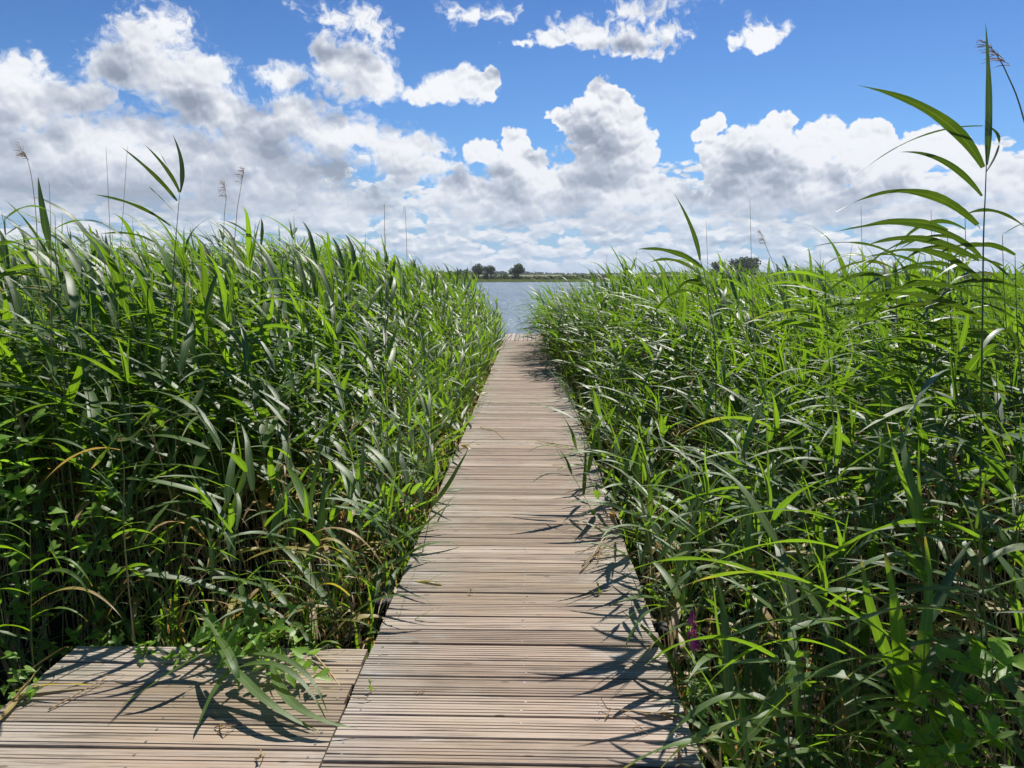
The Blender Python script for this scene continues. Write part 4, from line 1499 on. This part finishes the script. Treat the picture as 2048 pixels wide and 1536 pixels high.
def bindweed(label, pts, n, seed, s=(.035, .06), spread=.05):
    rr = random.Random(seed)
    P_ = [Vector(p) for p in pts]
    o = P_[0].copy()
    t = empty('bindweed', tuple(o))
    tag(t, label, 'vine', 'bindweed in the reeds')
    sb, lb = MB(), MB()
    line = []
    for i in range(len(P_) - 1):
        for k in range(6):
            line.append(P_[i].lerp(P_[i + 1], k / 6) + Vector((rr.gauss(0, .012), rr.gauss(0, .012), rr.gauss(0, .010))) - o)
    line.append(P_[-1] - o)
    sb.tube(line, .0018, 5, info=(.1, .5, 0, 0))
    for k in range(n):
        f = rr.random() * (len(line) - 1.001)
        i = int(f)
        p = line[i].lerp(line[i + 1], f - i)
        q = p + Vector((rr.gauss(0, spread), rr.gauss(0, spread), abs(rr.gauss(0, spread * .8))))
        sb.tube([p, (p + q) / 2 + Vector((0, 0, .01)), q], .0011, 4, info=(.1, .5, 0, 0))
        a = rr.uniform(0, 6.28)
        heart(lb, q, Vector((math.cos(a), math.sin(a), rr.uniform(-.7, .3))), Vector((rr.gauss(0, .3), rr.gauss(0, .3) - .35, 1)), rr.uniform(*s), rr)
    sb.obj('stem', [M_STEM], t)
    lb.obj('foliage', [M_VINE], t)
    return t


bindweed('bindweed creeping out of the reeds over the middle back edge of the side platform',
         [(-1.55, 3.35, -.30), (-1.45, 3.22, .02), (-1.30, 3.12, .06), (-1.18, 3.02, .06), (-1.02, 2.90, .05), (-.95, 2.82, .03)], 80, 1, (.04, .07), .07)
bindweed('bindweed trailing along the back edge of the side platform towards its left corner',
         [(-2.1, 3.30, -.1), (-1.9, 3.17, .012), (-1.7, 3.10, .014), (-1.50, 3.06, .014), (-1.36, 3.08, .02)], 34, 2, (.03, .05), .03)
bindweed('bindweed climbing high in the reeds at the left edge of the picture',
         [(-2.45, 3.45, -.3), (-2.50, 3.35, .2), (-2.42, 3.30, .55), (-2.47, 3.35, .85), (-2.40, 3.4, 1.02)], 75, 3, (.05, .085), .09)
bindweed('bindweed climbing low in the reeds left of the side platform',
         [(-2.3, 3.5, -.35), (-2.2, 3.42, .0), (-2.1, 3.45, .3), (-2.15, 3.5, .5)], 44, 4, (.045, .075), .08)
bindweed('bindweed around the platform left corner beside yellow straw',
         [(-2.2, 2.95, -.2), (-2.14, 2.9, .0), (-2.06, 2.82, .03), (-2.0, 2.72, .02)], 18, 5, (.03, .05), .04)
bindweed('large-leaved bindweed climbing in the bottom right corner of the picture',
         [(1.12, 1.85, -.3), (1.08, 1.85, .25), (1.16, 1.82, .50), (1.24, 1.88, .64)], 85, 6, (.045, .075), .085)
bindweed('bindweed hanging on the post at the boardwalk right edge below the drooping leaf',
         [(.78, 3.1, -.3), (.70, 2.95, -.05), (.69, 2.75, .03), (.72, 2.5, .0)], 26, 7, (.03, .05), .035)
bindweed('small bindweed shoot curling up beside the boardwalk right edge near the upper post',
         [(.72, 3.9, -.3), (.68, 3.7, .0), (.70, 3.55, .12)], 14, 8, (.025, .045), .03)


# ------------------------------------------------------------------ purple loosestrife and herbs
def loosestrife(px, py_top, Y, hflower, label, seed):
    rr = random.Random(seed)
    top = at(px, py_top, Y)
    o = Vector((top.x + .01, Y, Z_GROUND))
    t = empty('loosestrife', tuple(o))
    tag(t, label, 'flower')
    sb, lb, fb = MB(), MB(), MB()
    tp = top - o
    sb.tube([(0, 0, -.03), (0, 0, tp.z * .5), tuple(tp)], [.003, .0025, .0015], 6, info=(.3, .2, 0, 0))
    for k in range(18):
        z = tp.z * (.3 + .6 * k / 18)
        a = k * 1.57
        leaf(lb, Vector((tp.x * z / tp.z, 0, z)), (math.cos(a), math.sin(a), .5), .065, .012, rr, grav=.6, wind=.1, n=5, mi=1)
    for k in range(110):
        z = tp.z - hflower * rr.random() ** 1.1
        a = rr.uniform(0, 6.28)
        rad = .004 + .012 * min(1, (tp.z - z) / hflower * 2.2)
        c = Vector((tp.x + math.cos(a) * rad, math.sin(a) * rad, z))
        n_ = Vector((math.cos(a), math.sin(a), .3))
        s1 = nrm(n_.cross(Vector((0, 0, 1)))); s2 = n_.cross(s1)
        for j in range(3):
            an = rr.uniform(0, 6.28)
            e = (s1 * math.cos(an) + s2 * math.sin(an)) * .0065; f = (s1 * -math.sin(an) + s2 * math.cos(an)) * .0022
            fb.add([tuple(c - f), tuple(c + e * .6 - f * 1.3 + n_ * .002), tuple(c + e + n_ * .001), tuple(c + e * .6 + f * 1.3 + n_ * .002)], [(0, 1, 2, 3)])
    sb.obj('stem', [M_STEM], t); lb.obj('foliage', LEAF_MATS, t); fb.obj('flower_spike', [M_PETAL], t, smooth=False)


loosestrife(1385, 1222, 2.75, .11, 'magenta loosestrife spike rising in the shade right of the boardwalk', 1)
loosestrife(1391, 1276, 2.60, .035, 'small pink loosestrife flower just below the magenta spike', 2)


def herb(x, y, h, seed, label):
    rr = random.Random(seed)
    t = empty('leafy_herb', (x, y, Z_GROUND))
    tag(t, label, 'plant', 'leafy herbs beside the boardwalk')
    sb, lb = MB(), MB()
    for q in range(4):
        lx_, ly_ = rr.gauss(0, .07), rr.gauss(0, .07)
        sb.tube([(0, 0, -.02), (lx_ * .5, ly_ * .5, h * .5), (lx_, ly_, h * rr.uniform(.8, 1))], [.0025, .002, .0012], 5, info=(.2, .3, 0, 0))
        for k in range(16):
            f = .2 + .8 * k / 16
            a = k * 1.57 + rr.uniform(-.4, .4)
            heart(lb, Vector((lx_ * f, ly_ * f, h * f * .9)), Vector((math.cos(a), math.sin(a), .2)), Vector((0, 0, 1)), rr.uniform(.02, .038), rr)
    sb.obj('stem', [M_STEM], t); lb.obj('foliage', [M_VINE], t)


for k, (x, y, h, lab) in enumerate([(.86, 2.75, .55, 'leafy green herb under the magenta flower'), (.98, 2.5, .5, 'leafy green herb right of the small pink flower'),
                                    (.80, 2.35, .42, 'low leafy herb behind the black-capped post at lower right'), (.92, 2.1, .5, 'leafy herb at the bottom beside the lower right post'),
                                    (-1.1, 3.45, .5, 'leafy herb behind the middle of the side platform'), (-1.9, 3.5, .5, 'leafy herb behind the left part of the side platform')]):
    herb(x, y, h, 900 + k, lab)


# ------------------------------------------------------------------ litter on the boards
def straw(label, strands, seed, name='dry_reed_litter', mat=None, cat='dry reeds'):
    """strands: lists of (px, py, height above boards) with width"""
    rr = random.Random(seed)
    o = ground_pt(*strands[0][0][0][:2], 0)
    b = MB()
    for pts, w, flat in strands:
        P_ = [ground_pt(p[0], p[1], .004 + p[2]) - o for p in pts]
        line = []
        for i in range(len(P_) - 1):
            for k in range(4):
                line.append(P_[i].lerp(P_[i + 1], k / 4) + Vector((0, 0, rr.uniform(0, .003))))
        line.append(P_[-1])
        n = len(line)
        if flat:
            q = [line[0], line[n // 2] * 2 - (line[0] + line[-1]) * .5, line[-1]]
            bez_leaf(b, q[0], q[1], q[2], w, rr, age=flat, mi=0, roll=rr.uniform(-.4, .4))
        else:
            b.tube(line, [w * .5 * (1 - .5 * i / n) for i in range(n)], 5, info=(1, rr.random(), 0, 0), mi=1)
    ob = b.obj(name, [M_LEAF, mat or M_STRAW])
    ob.location = o
    tag(ob, label, cat)
    return ob


straw('tangle of dry broken reeds across the right edge of the boardwalk near the camera',
      [([(1370, 1428, 0), (1300, 1426, .01), (1215, 1418, .015)], .007, 0), ([(1365, 1432, 0), (1290, 1424, .012), (1225, 1420, .02)], .012, .9),
       ([(1215, 1418, .01), (1203, 1400, .03), (1204, 1392, .05)], .005, 0), ([(1220, 1420, .01), (1214, 1430, .01), (1208, 1442, 0)], .008, .95),
       ([(1310, 1425, .01), (1345, 1436, 0), (1350, 1437, 0)], .010, .85), ([(1360, 1418, .01), (1320, 1425, .02), (1280, 1430, 0)], .012, .9),
       ([(1222, 1418, .015), (1198, 1412, .04), (1192, 1400, .05)], .003, 0)], 1)
straw('bundle of dry straw lying by the right edge of the boardwalk in its middle stretch',
      [([(1160, 1146, 0), (1190, 1105, .03), (1215, 1075, .05)], .008, 0), ([(1164, 1132, 0), (1200, 1100, .02), (1232, 1085, .02)], .007, 0),
       ([(1180, 1120, .01), (1205, 1080, .05), (1220, 1062, .08)], .01, .9), ([(1170, 1118, 0), (1200, 1112, .02), (1240, 1100, .02)], .01, .85),
       ([(1175, 1100, .01), (1215, 1092, .03), (1255, 1082, .04)], .009, .8), ([(1150, 1105, 0), (1190, 1098, .02), (1225, 1098, 0)], .005, 0),
       ([(1190, 1128, 0), (1200, 1104, .04), (1196, 1078, .06)], .008, .9), ([(1168, 1125, 0), (1185, 1110, .02), (1220, 1108, .02)], .006, 0)], 2)
straw('thin dry reed head reaching over the boardwalk from the right, above the straw bundle',
      [([(1262, 1075, .05), (1190, 1050, .05), (1125, 1045, .03)], .004, 0), ([(1160, 1050, .04), (1135, 1058, .02), (1120, 1060, 0)], .003, 0),
       ([(1170, 1052, .04), (1150, 1045, .05), (1140, 1046, .05)], .003, 0)], 3)
straw('dry brown reed plume lying on the boards at mid distance on the right',
      [([(1150, 893, .03), (1110, 888, .02), (1070, 886, .0)], .01, 0), ([(1110, 889, .02), (1085, 893, 0), (1078, 893, 0)], .008, .9), ([(1120, 890, .02), (1090, 884, .02), (1075, 882, .01)], .008, 0)], 4)
straw('dry plume strands on the boards below the first plume, on the right',
      [([(1190, 930, .03), (1150, 930, .02), (1105, 930, .0)], .008, 0), ([(1150, 930, .02), (1120, 936, 0), (1112, 936, 0)], .008, .9)], 14)
straw('broken dry reed tip lying at the left edge of the boardwalk far ahead',
      [([(955, 852, .02), (985, 858, .01), (1008, 862, 0)], .014, .5), ([(960, 855, .01), (990, 862, 0), (1010, 880, 0)], .006, 0)], 5)
straw('straw-coloured stick lying across the left part of the side platform',
      [([(98, 1420, 0), (140, 1396, .01), (212, 1356, .012)], .008, 0), ([(205, 1352, .02), (240, 1348, .01), (250, 1350, .0)], .004, 0)], 6, name='reed_stick', cat='stick')
straw('long yellowed reed leaf lying at the left of the side platform',
      [([(30, 1382, .02), (110, 1370, .02), (205, 1372, 0)], .030, .5), ([(0, 1440, .02), (40, 1390, .03), (70, 1345, .06)], .022, .7),
       ([(10, 1420, .02), (50, 1370, .05), (85, 1330, .08)], .010, .8), ([(60, 1340, .05), (120, 1300, .08), (135, 1296, .1)], .02, .75)], 7, name='yellow_reed_leaf', cat='leaf')
straw('crumbled dry seed head on the side platform boards under the fallen leaves',
      [([(430, 1455, 0), (450, 1450, .02), (470, 1458, 0)], .005, 0), ([(436, 1462, 0), (455, 1452, .03), (475, 1450, 0)], .004, 0), ([(440, 1448, 0), (452, 1458, .02), (462, 1446, .01)], .006, .95)], 8, name='seed_head', cat='seed head')
straw('curled dry leaf scrap near the bottom of the side platform',
      [([(516, 1520, 0), (522, 1508, .03), (520, 1494, .02)], .010, .95), ([(510, 1518, 0), (526, 1515, .02), (530, 1506, 0)], .005, 0)], 9, name='leaf_scrap', cat='leaf')
straw('small pale reed scrap standing up at the bottom of the boardwalk by the right edge',
      [([(1360, 1532, 0), (1358, 1505, .02), (1359, 1482, .05)], .012, .9), ([(1350, 1535, 0), (1362, 1528, .01), (1390, 1535, 0)], .005, 0)], 10, name='leaf_scrap', cat='leaf')
straw('fresh green leaf scrap on the boardwalk seam beside the side platform',
      [([(742, 1382, 0), (740, 1368, .03), (736, 1352, .05)], .018, .05), ([(706, 1396, .01), (730, 1398, .01), (752, 1378, .03)], .005, 0)], 11, name='green_leaf_scrap', cat='leaf')
straw('green leaf scrap on the boards near the straw bundle at right',
      [([(1198, 1188, 0), (1196, 1172, .04), (1192, 1160, .06)], .022, .02), ([(1178, 1182, 0), (1195, 1186, .01), (1210, 1180, 0)], .004, .0)], 12, name='green_leaf_scrap', cat='leaf')
straw('tiny green scrap in the middle of the boardwalk', [([(938, 1188, 0), (942, 1180, .02), (944, 1172, .03)], .008, .1), ([(934, 1186, 0), (942, 1184, .01), (950, 1186, 0)], .004, .1)], 13, name='green_leaf_scrap', cat='leaf')
straw('orange-brown needles lying across a board gap on the boardwalk', [([(828, 1388, 0), (836, 1384, .004), (846, 1378, 0)], .003, 0), ([(834, 1389, 0), (842, 1384, .004), (850, 1381, 0)], .003, 0), ([(838, 1384, 0), (846, 1382, .004), (848, 1388, 0)], .003, 0)], 15, name='dry_needles', cat='needles')

# ================================================================== the air
b = MB()
b.box(-13000, 13000, -1500, 15500, -4.0, 140.0)
m, q, out = material('air')
vol = q.n('ShaderNodeVolumePrincipled')
vol.inputs['Color'].default_value = (0.80, 0.88, 1.0, 1)
vol.inputs['Density'].default_value = 0.00009
vol.inputs['Anisotropy'].default_value = 0.2
q.t.links.new(vol.outputs[0], out.inputs['Volume'])
o = b.obj('haze', m, smooth=False)
o['kind'] = 'stuff'
